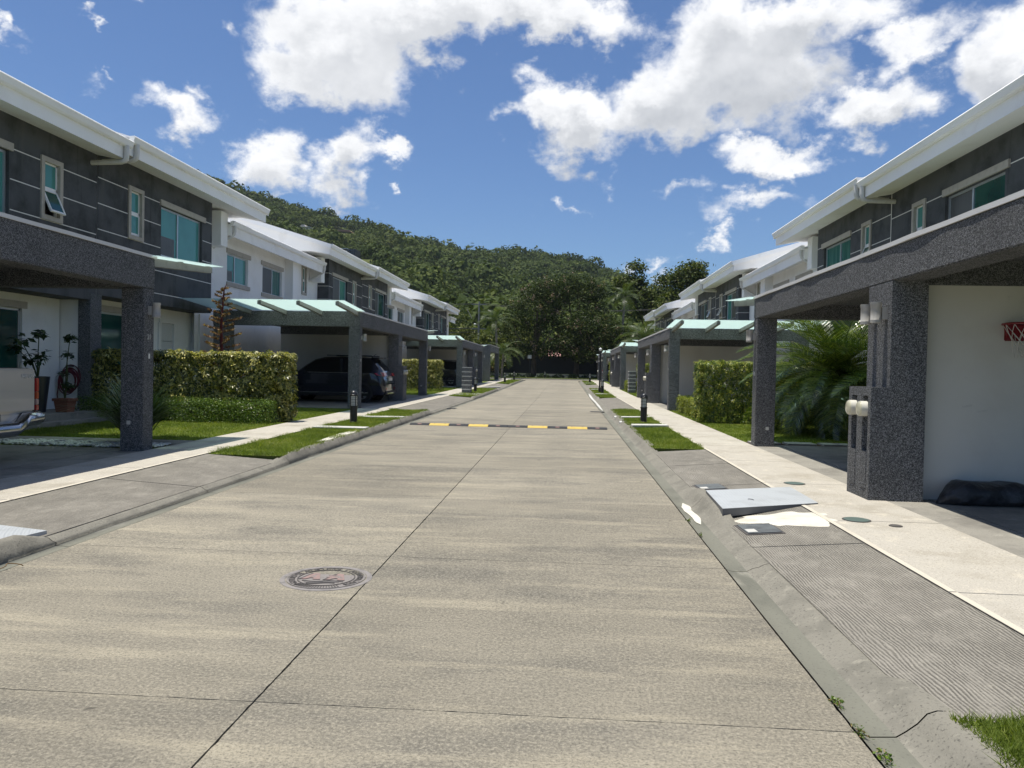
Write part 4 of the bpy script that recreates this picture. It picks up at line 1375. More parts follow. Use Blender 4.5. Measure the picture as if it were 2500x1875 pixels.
for i in range(34):
    for j in range(22):
        u_, v_ = (i + .5) / 34, (j + .5) / 22
        a = [Vector(q) for q in P4]
        c = (a[0] * (1 - u_) + a[1] * u_) * (1 - v_) + (a[3] * (1 - u_) + a[2] * u_) * v_
        dx, dy = (.013, .004) if (i + j) % 2 else (.004, .013)
        mb.add([(c.x - dx, c.y, c.z), (c.x, c.y - dy, c.z), (c.x + dx, c.y, c.z), (c.x, c.y + dy, c.z), (c.x, c.y, c.z + .0025)], [(0, 1, 4), (1, 2, 4), (2, 3, 4), (3, 0, 4)])
o = mb.build('tread_studs', M['steel'], hl, fix=False); o['kind'] = 'stuff'


def meter_box(label, x, y, z, rot):
    t = thing('water_meter_box', label, 'meter box', (x, y, z), 'grey water meter boxes in the apron')
    c, s = math.cos(rot), math.sin(rot)

    def pt(a, b):
        return (x + a * c - b * s, y + a * s + b * c)

    def slab(a0, a1, b0, b1, z0, z1, name, m_, par, bv=0):
        q = [pt(a0, b0), pt(a1, b0), pt(a1, b1), pt(a0, b1)]
        sl_ = .073
        return MB().hexa([(p[0], p[1], z + z0 + sl_ * (p[0] - x)) for p in q], [(p[0], p[1], z + z1 + sl_ * (p[0] - x)) for p in q]).build(name, m_, par, bevel=bv)
    slab(-.185, .185, -.235, .235, -.04, .012, 'rim', M['iron_dark'], t, .008)
    lid = slab(-.165, .165, -.21, .21, .0, .02, 'lid', M['box_lid'], t, .01)
    slab(-.145, -.055, -.16, -.03, .0201, .0215, 'label_plate', M['slab_white'], lid)
    for (a, b, l_) in ((.02, .03, .7), (-.02, -.03, -.4), (.05, -.02, .2)):
        q = [pt(a, b), pt(a + .06 * math.cos(l_), b + .06 * math.sin(l_)), pt(a + .06 * math.cos(l_) - .006, b + .06 * math.sin(l_) + .006), pt(a - .006, b + .006)]
        MB().hexa([(p[0], p[1], z + .0195) for p in q], [(p[0], p[1], z + .0208) for p in q]).build('hinge_mark', M['iron_dark'], lid)


meter_box('grey water meter box in front of the tilted hatch', 1.86, 7.42, .082, .05)
meter_box('grey water meter box behind the tilted hatch', 1.88, 10.0, .094, .05)


def blotch(name, label, cat, cx_, cy_, rx, ry, z, mat, seed, hz=.006, slope=0):
    r_ = np.random.default_rng(seed)
    n = 44
    pts = []
    for i in range(n):
        a = 2 * math.pi * i / n
        k = 1 + .16 * math.sin(3 * a + seed) + .10 * math.sin(7 * a + 2 * seed) + r_.uniform(-.07, .07)
        pts.append((cx_ + rx * k * math.cos(a), cy_ + ry * k * math.sin(a)))
    mb = MB()
    vs = [(cx_, cy_, z + hz)] + [(cx_ + (p[0] - cx_) * .8, cy_ + (p[1] - cy_) * .8, z + hz * .9 + slope * (p[0] - cx_) * .8) for p in pts] + [(p[0], p[1], z + slope * (p[0] - cx_)) for p in pts]
    fs = [(0, 1 + i, 1 + (i + 1) % n) for i in range(n)] + [(1 + i, 1 + n + i, 1 + n + (i + 1) % n, 1 + (i + 1) % n) for i in range(n)]
    return tag(mb.add(vs, fs).build(name, mat), label, cat)


blotch('cement_patch', 'spilt white cement patch beside the tilted hatch', 'patch', 2.26, 7.84, .46, .36, .120, M['white_cement'], 5, .008, .072)


def smear(label, x, y0, y1, half, dz, mat, seed, slope=0.0):
    r_ = np.random.default_rng(seed)
    n = max(14, int((y1 - y0) * 5))
    L_, R_ = [], []
    for i in range(n + 1):
        f = i / n
        y = y0 + (y1 - y0) * f
        e = min(1, f * 5, (1 - f) * 5) ** .6
        a = half * e * (.85 + .25 * math.sin(f * 9 + seed) + r_.uniform(-.10, .10)) + .002
        c = half * e * (.85 + .25 * math.sin(f * 12 + 2 * seed) + r_.uniform(-.10, .10)) + .002
        L_.append((x - a, y, gz(y) + dz - slope * a)); R_.append((x + c, y, gz(y) + dz + slope * c))
    V = L_ + R_
    F = [(i, i + n + 1, i + n + 2, i + 1) for i in range(n)]
    return tag(MB().add(V, F).build('cement_smear', mat, fix=False), label, 'smear')


smear('white cement smear in the right gutter below the hatch', 1.42, 8.0, 9.25, .05, -.009, M['white_cement'], 2)
smear('white cement smear on the left kerb by the first plank', -4.47, 13.6, 16.5, .10, .141, M['white_cement'], 3)
smear('white paint streak along the far right gutter', 1.42, 29.0, 47.0, .07, -.009, M['slab_white'], 8)


def outlet(label, side, y):
    x = (XL - .225) if side < 0 else (XR + .225)
    z = gz(y) + .066
    t = thing('kerb_outlet', label, 'drain outlet', (x, y, z), 'small drain pipes through the kerbs')
    x0 = min(x, x + side * .14)
    MB().lathe([(.050, 0), (.050, .14), (.040, .14), (.040, 0)], 14, (x0, y, z), 'X').build('pipe_ring', M['cap'], t, smooth=True)
    MB().lathe([(.001, 0), (.041, 0), (.041, .12), (.001, .12)], 14, (x0 + .01, y, z), 'X').build('pipe_bore', M['iron_dark'], t)


outlet('small white pipe outlet in the left kerb near the first plank', -1, 13.05)
outlet('small pipe outlet in the left kerb beside the speed bump', -1, 21.9)
outlet('small pipe outlet in the right kerb beside the speed bump', 1, 21.6)
outlet('second pipe outlet in the right kerb past the speed bump', 1, 23.9)


tag(MB().tube([(-4.13 + .10 * f + .02 * math.sin(f * 9), 5.35 + .12 * f, .012 + .03 * math.sin(f * 3.1)) for f in np.linspace(0, 1, 9)], .004, 5).build('dry_straw', L['bract']), 'dry curled straw lying in the left gutter', 'straw')
for (x, y, r_, lb) in ((2.98, 10.15, .12, 'small round green valve lid behind the hatch'), (2.88, 7.75, .12, 'small round green valve lid in front of the hatch'), (3.15, 7.5, .055, 'tiny dark valve cap near the meter pier')):
    zl = gz(y) + .136
    t = thing('valve_lid', lb, 'valve lid', (x, y, zl))
    MB().lathe([(.001, 0), (r_, 0), (r_, .006), (r_ * .9, .009), (.001, .009)], 24, (x, y, zl)).build('lid', M['lid_green'] if r_ > .06 else M['iron_dark'], t)
    MB().lathe([(r_ * 1.12, -.01), (r_ * 1.12, .003), (r_ * 1.02, .003), (r_ * 1.02, -.01)], 24, (x, y, zl)).build('rim', M['iron_dark'], t)


def drain(label, xa, xb, y):
    z = gz(y)
    t = thing('drain_grate', label, 'drain', ((xa + xb) / 2, y, z), 'iron drain grates across the gutters')
    MB().box(xa, xb, y - .22, y + .22, z - .02, z + .006).build('frame', M['iron_dark'], t)
    n = 9
    for i in range(n):
        x = xa + (xb - xa) * (i + .5) / n
        MB().box(x - .018, x + .018, y - .19, y + .19, z + .0065, z + .016).build('bar', M['grate'], t)


drain('iron drain grate across the right gutter', .92, 1.42, 27.9)
drain('iron drain grate across the left gutter', -4.55, -3.95, 27.8)


def pylon(label, x, y, w_, dp, hgt):
    z = gz(y) + .12
    t = thing('banded_pylon', label, 'pylon', (x, y, z), 'dark grey pylons with white bands')
    n = 6
    for k in range(n):
        a, b = z + hgt * k / n, z + hgt * (k + 1) / n - .035
        MB().box(x - w_ / 2, x + w_ / 2, y - dp / 2, y + dp / 2, a - (.1 if k == 0 else 0), b).build('block', M['pebble'], t)
        MB().box(x - w_ / 2 - .004, x + w_ / 2 + .004, y - dp / 2 - .004, y + dp / 2 + .004, b, b + .035).build('white_band', M['stripe'], t)


pylon('dark grey pylon with white bands on the left verge', -5.22, 40.6, .44, .8, 1.38)
pylon('grey pylon with pale bands beside the tall narrow right hedge', 3.95, 46.3, .42, .7, 1.3)

# lamp post on the right
lp = thing('lamp_post', 'slim black lamp post with small globe on the right verge', 'lamp post', (2.02, 45.6, gz(45.6) + .12))
z = gz(45.6) + .12
MB().tube([(2.02, 45.6, z), (2.02, 45.6, z + .3), (2.02, 45.6, z + .31), (2.02, 45.6, z + 2.42)], [.075, .075, .055, .05], 12).build('post', M['black_metal'], lp, smooth=True)
MB().lathe([(.001, 0), (.07, .0), (.08, .03), (.05, .05), (.001, .05)], 14, (2.02, 45.6, z + 2.40)).build('collar', M['black_metal'], lp, smooth=True)
MB().lathe([(.02, .0)] + [(.095 * math.sin(a), .095 - .095 * math.cos(a)) for a in np.linspace(.25, math.pi - .02, 9)], 16, (2.02, 45.6, z + 2.45)).build('globe', M['globe'], lp, smooth=True)

# small white board on a post at the far end
sp = thing('board_post', 'small white board on a tall black post across the far street', 'sign post', (-4.6, 97.5, gz(97)))
MB().tube([(-4.6, 97.5, gz(97)), (-4.6, 97.5, gz(97) + 2.75)], .05, 8).build('post', M['black_metal'], sp)
MB().box(-4.85, -4.35, 97.38, 97.42, gz(97) + 2.55, gz(97) + 3.0).build('board', M['slab_white'], sp)
MB().box(-4.71, -4.49, 97.365, 97.378, gz(97) + 2.66, gz(97) + 2.82).build('board_mark', M['cap'], sp)

# ------------------------------------------------------------------ vehicles
def wheel(par, x, y, z, r, sgn, wid=.22):
    """axis along Y; sgn: outward side"""
    wl = empty('wheel', Vector((x, y, z)) - par.location); wl.parent = par
    prof = [(r * .62, -wid / 2), (r * .90, -wid / 2), (r * .98, -wid * .42), (r, -wid * .3), (r, wid * .3), (r * .98, wid * .42), (r * .90, wid / 2), (r * .62, wid / 2)]
    MB().lathe(prof, 32, (x, y, z), 'Y').build('tyre', M['tyre'], wl, smooth=True)
    f = y + sgn * (wid / 2 - .03)
    MB().lathe([(r * .55, y - sgn * .05 - y), (r * .66, f - y), (r * .62, f - y + sgn * .02), (r * .58, f - y)], 32, (x, y, z), 'Y').build('rim_ring', M['alloy'], wl, smooth=True)
    MB().lathe([(.001, 0), (r * .6, 0), (r * .6, .01), (.001, .01)], 24, (x, y - sgn * .03, z), 'Y').build('brake_disc', M['iron_dark'], wl)
    for k in range(5):
        for dd in (-.13, .13):
            a = 2 * math.pi * k / 5 + dd + .3
            mb = MB()
            c, s = math.cos(a), math.sin(a)
            q = []
            for (rr, hw) in ((r * .12, .018), (r * .62, .024)):
                q += [(x + rr * c - hw * s, rr * s + hw * c + z), (x + rr * c + hw * s, rr * s - hw * c + z)]
            q = [q[0], q[1], q[3], q[2]]
            mb.hexa([(p[0], f - sgn * .02, p[1]) for p in q], [(p[0], f + sgn * .012, p[1]) for p in q])
            mb.build('spoke', M['alloy'], wl)
    MB().lathe([(.001, 0), (.055, 0), (.055, sgn * .03), (.001, sgn * .03)], 14, (x, f - sgn * .01, z), 'Y').build('hub_cap', M['alloy'], wl)


def suv(label, xr, yc, zf, paint, plate=True, dirn=-1, colour='blue'):
    """sport utility car; tail at x = xr, nose towards dirn * x"""
    car = thing('parked_car', label, 'car', (xr + dirn * 2.2, yc, zf), 'cars parked under the carports')
    # stations: x from the tail, half width, sill z, mid z, belt z, roof z, roof half width
    S = [(.00, .74, .46, .60, .72, .76, .66), (.03, .83, .36, .62, .78, .84, .74), (.10, .885, .30, .66, .98, 1.06, .76), (.16, .90, .28, .68, 1.06, 1.17, .76),
         (.30, .91, .28, .70, 1.09, 1.36, .72), (.52, .915, .27, .72, 1.10, 1.60, .66), (.62, .92, .26, .72, 1.10, 1.655, .655), (1.0, .92, .24, .72, 1.09, 1.685, .655), (1.7, .92, .24, .72, 1.07, 1.70, .66),
         (2.4, .92, .24, .71, 1.05, 1.67, .65), (2.75, .92, .24, .71, 1.045, 1.58, .655), (3.1, .92, .24, .71, 1.04, 1.36, .70), (3.42, .915, .25, .70, 1.03, 1.10, .78), (3.7, .905, .26, .69, .99, 1.05, .74),
         (4.1, .89, .28, .66, .93, .97, .70), (4.34, .84, .30, .62, .82, .86, .66), (4.46, .72, .40, .58, .70, .73, .58)]
    RN = 9
    V = []
    for (x, w_, z0, zm, zbelt, zr, wr) in S:
        half = [(0, z0), (w_ * .90, z0), (w_ * .985, z0 + .10), (w_, zm), (w_ * .985, zbelt), (wr + .03, zr - .07), (wr * .90, zr - .012), (wr * .5, zr + .012), (0, zr + .018)]
        for sg in (1, -1):
            for (yy, zz) in half:
                V.append((xr + dirn * x, yc + sg * yy, zf + zz))
    parts = {'body': [], 'side_glass': [], 'side_glass ': [], 'rear_glass': [], 'windscreen': []}
    ns = len(S)
    for i in range(ns - 1):
        for s_ in range(2):
            for k in range(RN - 1):
                a = i * 2 * RN + s_ * RN + k
                f = (a, a + 1, a + 2 * RN + 1, a + 2 * RN)
                xm = (S[i][0] + S[i + 1][0]) / 2
                key = 'body'
                if k == 4 and .55 < xm < 3.2:
                    key = 'side_glass' if s_ else 'side_glass '
                elif k >= 5 and .14 < xm < .55:
                    key = 'rear_glass'
                elif k >= 5 and 2.7 < xm < 3.45:
                    key = 'windscreen'
                parts[key].append(f)
    for e, rev in ((0, False), (ns - 1, True)):
        for k in range(RN - 1):
            a = e * 2 * RN + k; b = a + RN
            parts['body'].append((a, a + 1, b + 1, b))
    for key, fs in parts.items():
        mb = MB(); mb.v = list(V); mb.f = fs
        o = mb.build(key.strip(), paint if key == 'body' else M['car_glass'], car, smooth=True)
        bm = bmesh.new(); bm.from_mesh(o.data)
        bmesh.ops.delete(bm, geom=[v for v in bm.verts if not v.link_faces], context='VERTS')
        bm.to_mesh(o.data); bm.free()

    def bx(x0_, x1_, y0_, y1_, z0_, z1_, nm, m_, bv=0., par=car):
        return MB().box(xr + dirn * x0_, xr + dirn * x1_, yc + y0_, yc + y1_, zf + z0_, zf + z1_).build(nm, m_, par, bevel=bv)
    for sg in (-1, 1):
        # side trim: window line, door seams, sill
        bx(.95, 3.0, sg * .905, sg * .915, 1.085, 1.10, 'belt_trim', M['rail_line'])
        bx(.75, 3.5, sg * .90, sg * .925, .36, .375, 'sill_trim', M['rail_line'])
        bx(.5, 3.6, sg * .88, sg * .921, .24, .35, 'sill', M['plastic'])
        bx(1.62, 1.72, sg * .64, sg * .89, 1.06, 1.62, 'pillar', paint)
        bx(.6, 2.3, sg * .585, sg * .615, 1.72, 1.75, 'roof_rail', M['plastic'])
        # wheel arch, wheel
        for wx in (.86, 3.55):
            MB().lathe([(.30, 0), (.405, 0), (.405, sg * .012), (.30, sg * .012)], 28, (xr + dirn * wx, yc + sg * .908, zf + .35), 'Y').build('wheel_arch', M['plastic'], car)
            wheel(car, xr + dirn * wx, yc + sg * .815, zf + .345, .345, sg)
        # tail lamp wrapping the corner
        q = [(.02, .60, 1.0), (.045, .86, .99), (.34, .918, 1.02), (.42, .92, 1.10), (.12, .80, 1.13), (.07, .58, 1.10)]
        lampv = [(xr + dirn * (a - .02), yc + sg * (b + .006), zf + c) for (a, b, c) in q]
        lampi = [(xr + dirn * (a + .04), yc + sg * (b - .05), zf + c) for (a, b, c) in q]
        lm = MB().add(lampv + lampi, [tuple(range(6)), tuple(range(11, 5, -1))] + [(i, i + 6, (i + 1) % 6 + 6, (i + 1) % 6) for i in range(6)]).build('tail_lamp', M['lamp_red'], car)
        bx(-.012, .05, sg * .60, sg * .74, .50, .55, 'bumper_reflector', M['lamp_red'])
        bx(1.0, 1.0 + .001, sg * .9, sg * .9, 1, 1, 'seam', M['plastic']) if False else None
        bx(2.95, 3.12, sg * .93, sg * 1.07, 1.06, 1.20, 'door_mirror', paint, .03)
    bx(-.02, .14, -.80, .80, .30, .47, 'lower_bumper', M['plastic'], .03)
    bx(-.03, .02, -.62, .62, .335, .365, 'bumper_trim', M['chrome'])
    bx(.30, .62, -.60, .60, 1.645, 1.685, 'spoiler', M['plastic'], .012)
    if plate:
        bx(.005, .06, -.26, .26, .82, .94, 'number_plate', M['slab_white'])
    bx(.01, .09, -.40, .40, .955, .975, 'tailgate_trim', M['chrome'])
    MB().tube([(xr + dirn * .75, yc, zf + 1.69), (xr + dirn * .58, yc, zf + 1.82)], .008, 6).build('aerial', M['plastic'], car)
    # rear wiper
    MB().tube([(xr + dirn * .165, yc, zf + 1.19), (xr + dirn * .30, yc - .30, zf + 1.37)], .009, 6).build('rear_wiper', M['plastic'], car)
    return car


suv('navy blue sport utility car parked nose-in under the left carport', -6.62, 28.85, gz(28) + .135, M['navy'])
suv('dark blue car half hidden behind the second tall left hedge', -6.85, 52.3, gz(52) + .135, M['navy'])
suv('charcoal car with red tail lamps at the farthest right carport', 3.78, 80.2, gz(80) + .135, M['grey_car'], True, 1)


def pickup(label, xr, y1, zf):
    t = thing('pickup_truck', label, 'pickup truck', (xr - 2.4, y1 - .92, zf))
    yc = y1 - .92
    hw = .92

    def bx(x0_, x1_, y0_, y1_, z0_, z1_, nm, m_, bv=0., par=None):
        return MB().box(xr - x0_, xr - x1_, yc + y0_, yc + y1_, zf + z0_, zf + z1_).build(nm, m_, par or t, bevel=bv)
    pt = M['silver']
    # cargo bed: floor, sides, front
    for sg in (-1, 1):
        bx(.05, 1.9, sg * (hw - .12), sg * hw, .62, 1.31, 'bed_side', pt, .045)
        bx(.30, 1.2, sg * (hw - .02), sg * (hw + .02), .60, .95, 'wheel_arch', pt, .05)
    bx(.10, 1.9, -hw + .1, hw - .1, .66, .74, 'bed_floor', M['plastic'])
    bx(1.82, 1.9, -hw + .1, hw - .1, .74, 1.30, 'bed_front', pt)
    tg = bx(-.005, .075, -hw + .06, hw - .06, .70, 1.305, 'tailgate', pt, .025)
    bx(-.012, .0, -hw + .30, hw - .30, .80, 1.0, 'tailgate_panel', pt, .004, tg)
    bx(-.03, .01, -.13, .13, 1.12, 1.22, 'tailgate_handle', M['chrome'], .01, tg)
    MB().lathe([(.001, 0), (.05, 0), (.05, .012), (.001, .012)], 16, (xr + .003, yc + .02, zf + 1.165), 'X').build('badge', M['lamp_red'], tg)
    mat = Matrix.Translation((xr + .010, yc + .70, zf + 1.195)) @ Matrix(((0, 0, 1, 0), (1, 0, 0, 0), (0, 1, 0, 0), (0, 0, 0, 1)))
    text_mesh('HILUX', .085, .006, M['plate'], 'tailgate_lettering', tg, mat)
    for sg in (-1, 1):
        for (za, zb_, m_) in ((.98, 1.175, 'lamp_red'), (.88, .98, 'lamp_orange'), (.80, .88, 'lamp_white'), (.72, .80, 'lamp_red')):
            MB().box(xr + .012, xr - .10, yc + sg * (hw - .055), yc + sg * (hw + .008), zf + za, zf + zb_ - .004).build('tail_lamp', M[m_], t, bevel=.008)
    # rear step bumper: bent chrome bar
    prof = [(.0, .39), (.09, .395), (.145, .43), (.165, .485), (.15, .54), (.10, .575), (.0, .58)]

    def bump(y):
        k = abs(y) / hw
        rise = .0 if k < .42 else min(1, (k - .42) / .22)
        return .13 * rise, (.02 if k < .9 else .10 * (k - .9) / .1)
    V = []; F = []
    ysn = [-1.02, -1.0, -.93, -.62, -.55, -.48, -.40, .40, .48, .55, .62, .93, 1.0, 1.02]
    for yy in ysn:
        rz, ix = bump(yy * hw)
        e = .05 if abs(yy) > 1.01 else 0
        for (dx, dz) in prof:
            V.append((xr + .02 + max(dx - ix - e, -.03), yc + yy * hw, zf + dz + rz))
    n = len(prof)
    for i in range(len(ysn) - 1):
        for k in range(n):
            F.append((i * n + k, i * n + (k + 1) % n, (i + 1) * n + (k + 1) % n, (i + 1) * n + k))
    F += [tuple(range(n)), tuple(range(len(V) - 1, len(V) - n - 1, -1))]
    MB().add(V, F).build('rear_bumper', M['chrome_bar'], t, smooth=True)
    bx(-.12, .0, -.38, .38, .562, .575, 'bumper_step', M['chrome_dark'], 0)
    for sg in (-1, 1):
        bx(-.10, .03, sg * .40, sg * .58, .565, .60, 'bumper_step', M['chrome_dark'], .01)
    bx(.0, .09, -hw + .12, hw - .12, .52, .70, 'valance', pt, .02)
    bx(.0, .02, .2, -.2, .60, .695, 'plate_recess', M['plastic'])
    # cab
    V = []
    S = [(1.95, .90, .45, 1.15, 1.30, .80), (2.0, .91, .42, 1.16, 1.62, .72), (2.15, .91, .40, 1.17, 1.74, .69), (3.3, .91, .40, 1.15, 1.76, .69), (3.75, .91, .40, 1.12, 1.62, .70), (4.35, .90, .40, 1.06, 1.16, .78), (4.9, .89, .42, 1.0, 1.08, .74), (5.2, .80, .48, .9, .95, .66)]
    for (x, w_, z0, zbelt, zr, wr) in S:
        for sg in (1, -1):
            for (yy, zz) in ((0, z0), (w_ * .92, z0), (w_, z0 + .25), (w_ * .985, zbelt), (wr, zr - .05), (wr * .85, zr), (0, zr + .02)):
                V.append((xr - x, yc + sg * yy, zf + zz))
    parts = {'cab': [], 'cab_glass': []}
    RN = 7
    for i in range(len(S) - 1):
        for s_ in range(2):
            for k in range(RN - 1):
                a = i * 2 * RN + s_ * RN + k
                gl = (k == 3 and 0 < i < 5) or (k >= 4 and i in (0, 4))
                parts['cab_glass' if gl else 'cab'].append((a, a + 1, a + 2 * RN + 1, a + 2 * RN))
    for e in (0, len(S) - 1):
        for k in range(RN - 1):
            a = e * 2 * RN + k
            parts['cab'].append((a, a + 1, a + RN + 1, a + RN))
    for key, fs in parts.items():
        mb = MB(); mb.v = list(V); mb.f = fs
        mb.build(key, pt if key == 'cab' else M['car_glass'], t, smooth=True)
    for wx in (1.05, 4.15):
        for sg in (-1, 1):
            wheel(t, xr - wx, yc + sg * .79, zf + .375, .375, sg, .25)
    bx(.4, 5.0, -.5, .5, .42, .55, 'chassis', M['plastic'])
    return t


pickup('silver pickup truck with chrome rear bumper at the left edge', -7.42, 10.36, .135)


# ------------------------------------------------------------------ planting
def leaf_quads(P, N, size, aspect=.45, fold=True):
    """P centres (n,3), N rough facing (n,3) -> pointed leaf quads"""
    n = len(P)
    N = N + rng.normal(0, .001, N.shape)
    N /= np.linalg.norm(N, axis=1, keepdims=True)
    t = rng.normal(0, 1, (n, 3))
    t -= (t * N).sum(1, keepdims=True) * N
    t /= np.linalg.norm(t, axis=1, keepdims=True) + 1e-9
    b = np.cross(N, t)
    s = np.asarray(size).reshape(-1, 1) if hasattr(size, '__len__') else np.full((n, 1), size)
    droop = -.12 * s * N
    a0 = P - t * s * .5
    a1 = P + b * s * aspect * .5
    a2 = P + t * s * .5 + droop
    a3 = P - b * s * aspect * .5
    V = np.stack([a0, a1, a2, a3], 1).reshape(-1, 3)
    F = np.arange(4 * n).reshape(-1, 4)
    return V, F


def rosettes(C, N, size, k=7, aspect=.42):
    """palmate leaf rosettes: k leaflets radiating about each centre"""
    n = len(C)
    N = N / np.linalg.norm(N, axis=1, keepdims=True)
    ref = rng.normal(0, 1, (n, 3))
    t = ref - (ref * N).sum(1, keepdims=True) * N
    t /= np.linalg.norm(t, axis=1, keepdims=True) + 1e-9
    b = np.cross(N, t)
    Vs = []
    s = size * rng.uniform(.7, 1.25, (n, 1))
    for i in range(k):
        a = 2 * math.pi * i / k
        dr = t * math.cos(a) + b * math.sin(a)
        sd = -t * math.sin(a) + b * math.cos(a)
        p0 = C + dr * s * .06
        m_ = C + dr * s * .60 + N * s * .08
        tip = C + dr * s * 1.0 - N * s * .22
        Vs.append(np.stack([p0, m_ + sd * s * aspect * .42, tip, m_ - sd * s * aspect * .42], 1))
    V = np.stack(Vs, 1).reshape(-1, 3)
    return V, np.arange(len(V)).reshape(-1, 4)


def box_surface(n, x0, x1, y0, y1, z0, z1, depth=.12):
    """points just inside the faces of a box (no bottom) with outward directions"""
    lx, ly, lz = x1 - x0, y1 - y0, z1 - z0
    ar = np.array([ly * lz, ly * lz, lx * lz, lx * lz, lx * ly])
    f = rng.choice(5, n, p=ar / ar.sum())
    u, v = rng.uniform(0, 1, n), rng.uniform(0, 1, n)
    P = np.zeros((n, 3)); N = np.zeros((n, 3))
    for k in range(5):
        m = f == k
        if k < 2:
            P[m] = np.stack([np.full(m.sum(), x0 if k == 0 else x1), y0 + ly * u[m], z0 + lz * v[m]], 1); N[m, 0] = -1 if k == 0 else 1
        elif k < 4:
            P[m] = np.stack([x0 + lx * u[m], np.full(m.sum(), y0 if k == 2 else y1), z0 + lz * v[m]], 1); N[m, 1] = -1 if k == 2 else 1
        else:
            P[m] = np.stack([x0 + lx * u[m], y0 + ly * v[m], np.full(m.sum(), z1)], 1); N[m, 2] = 1
    P -= N * rng.uniform(-.035, depth, (n, 1)) ** 1.0
    bump = .045 * np.sin(P[:, 0:1] * 4.1 + P[:, 2:3] * 3.3) * np.sin(P[:, 1:2] * 5.2 + P[:, 2:3] * 2.1 + 1)
    P += N * bump
    return P, N


def hedge(name, label, x0, x1, y0, y1, z0, z1, leaf, size, dens, k=7, group='clipped hedges', stems=True, gap=.0):
    h = thing(name, label, 'hedge', ((x0 + x1) / 2, (y0 + y1) / 2, z0), group)
    area = 2 * ((x1 - x0) + (y1 - y0)) * (z1 - z0) + (x1 - x0) * (y1 - y0)
    P, N = box_surface(int(area * dens), x0, x1, y0, y1, z0 + gap, z1)
    thin = np.sin(P[:, 0] * 3.7 + P[:, 2] * 2.9 + y0) * np.sin(P[:, 2] * 5.1 + P[:, 1] * 4.3 + x0)
    keep_ = (thin < .62) | (rng.uniform(0, 1, len(P)) < .35)
    P, N = P[keep_], N[keep_]
    nt2 = int((x1 - x0) * (y1 - y0) * 55) + 10
    Pt = np.stack([rng.uniform(x0, x1, nt2), rng.uniform(y0, y1, nt2), z1 + rng.uniform(-.02, .07, nt2)], 1)
    P = np.concatenate([P, Pt]); N = np.concatenate([N, np.tile([0, 0, 1.0], (nt2, 1))])
    N2 = N + np.array([0, 0, .35]) + rng.normal(0, .45, N.shape)
    if k:
        V, F = rosettes(P, N2, size, k)
    else:
        V, F = leaf_quads(P, N2, size * rng.uniform(.7, 1.3, len(P)), .5)
    # inner leaves so that gaps show depth
    m = int(area * dens * .35)
    Q = np.stack([rng.uniform(x0 + .05, x1 - .05, m), rng.uniform(y0 + .05, y1 - .05, m), rng.uniform(z0 + gap, z1 - .05, m)], 1)
    V2, F2 = leaf_quads(Q, rng.normal(0, 1, (m, 3)), size * 1.2, .6)
    V = np.concatenate([V, V2]); F = np.concatenate([F, F2 + len(V) - len(V2)])
    o = fast_mesh('foliage', V, F, leaf, h)
    o['kind'] = 'stuff'
    if stems:
        mb = MB()
        n = int((x1 - x0 + y1 - y0) * 9)
        for i in range(n):
            x, y = random.uniform(x0 + .08, x1 - .08), random.uniform(y0 + .06, y1 - .06)
            mb.tube([(x, y, z0 - .05), (x + random.uniform(-.06, .06), y + random.uniform(-.05, .05), z0 + (z1 - z0) * .45), (x + random.uniform(-.15, .15), y + random.uniform(-.1, .1), z1 - .12)], [.012, .009, .004], 5, False)
        o = mb.build('stems', M['stem'], h, fix=False)
        o['kind'] = 'stuff'
    return h


def weed(label, x, y, n, size):
    z = gz(y)
    t = thing('weed_tuft', label, 'weed', (x, y, z), 'weeds in the gutter joint')
    P = np.stack([rng.normal(x, .012, n), rng.normal(y, size, n), z + rng.uniform(.0, .022, n)], 1)
    V, F = leaf_quads(P, rng.normal(0, .7, (n, 3)) + np.array([0, 0, .6]), rng.uniform(.010, .026, n), .5)
    fast_mesh('weed_leaves', V, F, L['low'], t)['kind'] = 'stuff'
    V, F = leaf_quads(P[: n // 3] + np.array([0, .01, -.004]), rng.normal(0, .7, (n // 3, 3)) + np.array([0, 0, .6]), .022, .3)
    fast_mesh('dry_stalks', V, F, L['bract'], t)['kind'] = 'stuff'


for (x, y, lb) in ((1.315, 3.72, 'larger weed tuft in the right gutter joint'), (1.31, 3.42, 'weed tuft in the right joint just behind the slab corner'), (1.33, 3.20, 'weed tuft in the right joint at the slab corner nearest the camera'), (1.31, 8.1, 'small weed in the right joint below the cement smear'), (1.31, 7.4, 'tiny weed in the right joint in front of the meter box')):
    weed(lb, x, y, 60 if y < 5 else 26, .035 if y < 5 else .025)

g1 = gz(18.2) + .12
hedge('tall_hedge', 'tall yellow-variegated hedge beside the numbered carport on the left', -11.75, -6.62, 17.95, 18.55, g1, 1.80, L['hedge'], .10, 200, 7)
hedge('low_hedge', 'low green clipped hedge at the foot of the variegated hedge', -11.5, -6.82, 17.35, 17.85, g1, .72, L['low'], .035, 1500, 0, stems=False)
hedge('tall_hedge', 'second tall yellow hedge on the left, beyond the navy car', -11.6, -6.9, 42.3, 42.95, gz(42) + .12, 2.0, L['hedge'], .10, 110, 6, gap=.12)
hedge('tall_hedge', 'green clipped hedge between the first two right carports', 3.66, 8.4, 21.4, 22.15, gz(21.5) + .12, 1.86, L['hedge_r'], .085, 230, 6, gap=.05)
hedge('garden_hedge', 'shaded hedge behind the palm in the right garden', 5.2, 8.5, 19.4, 20.3, gz(20) + .12, 1.72, L['hedge_r'], .075, 160, 6)
hedge('low_hedge', 'low bright yellow-green hedge along the right pavement', 3.86, 4.30, 22.6, 26.9, gz(25) + .12, .76, L['hedge_y'], .05, 500, 5, stems=False)
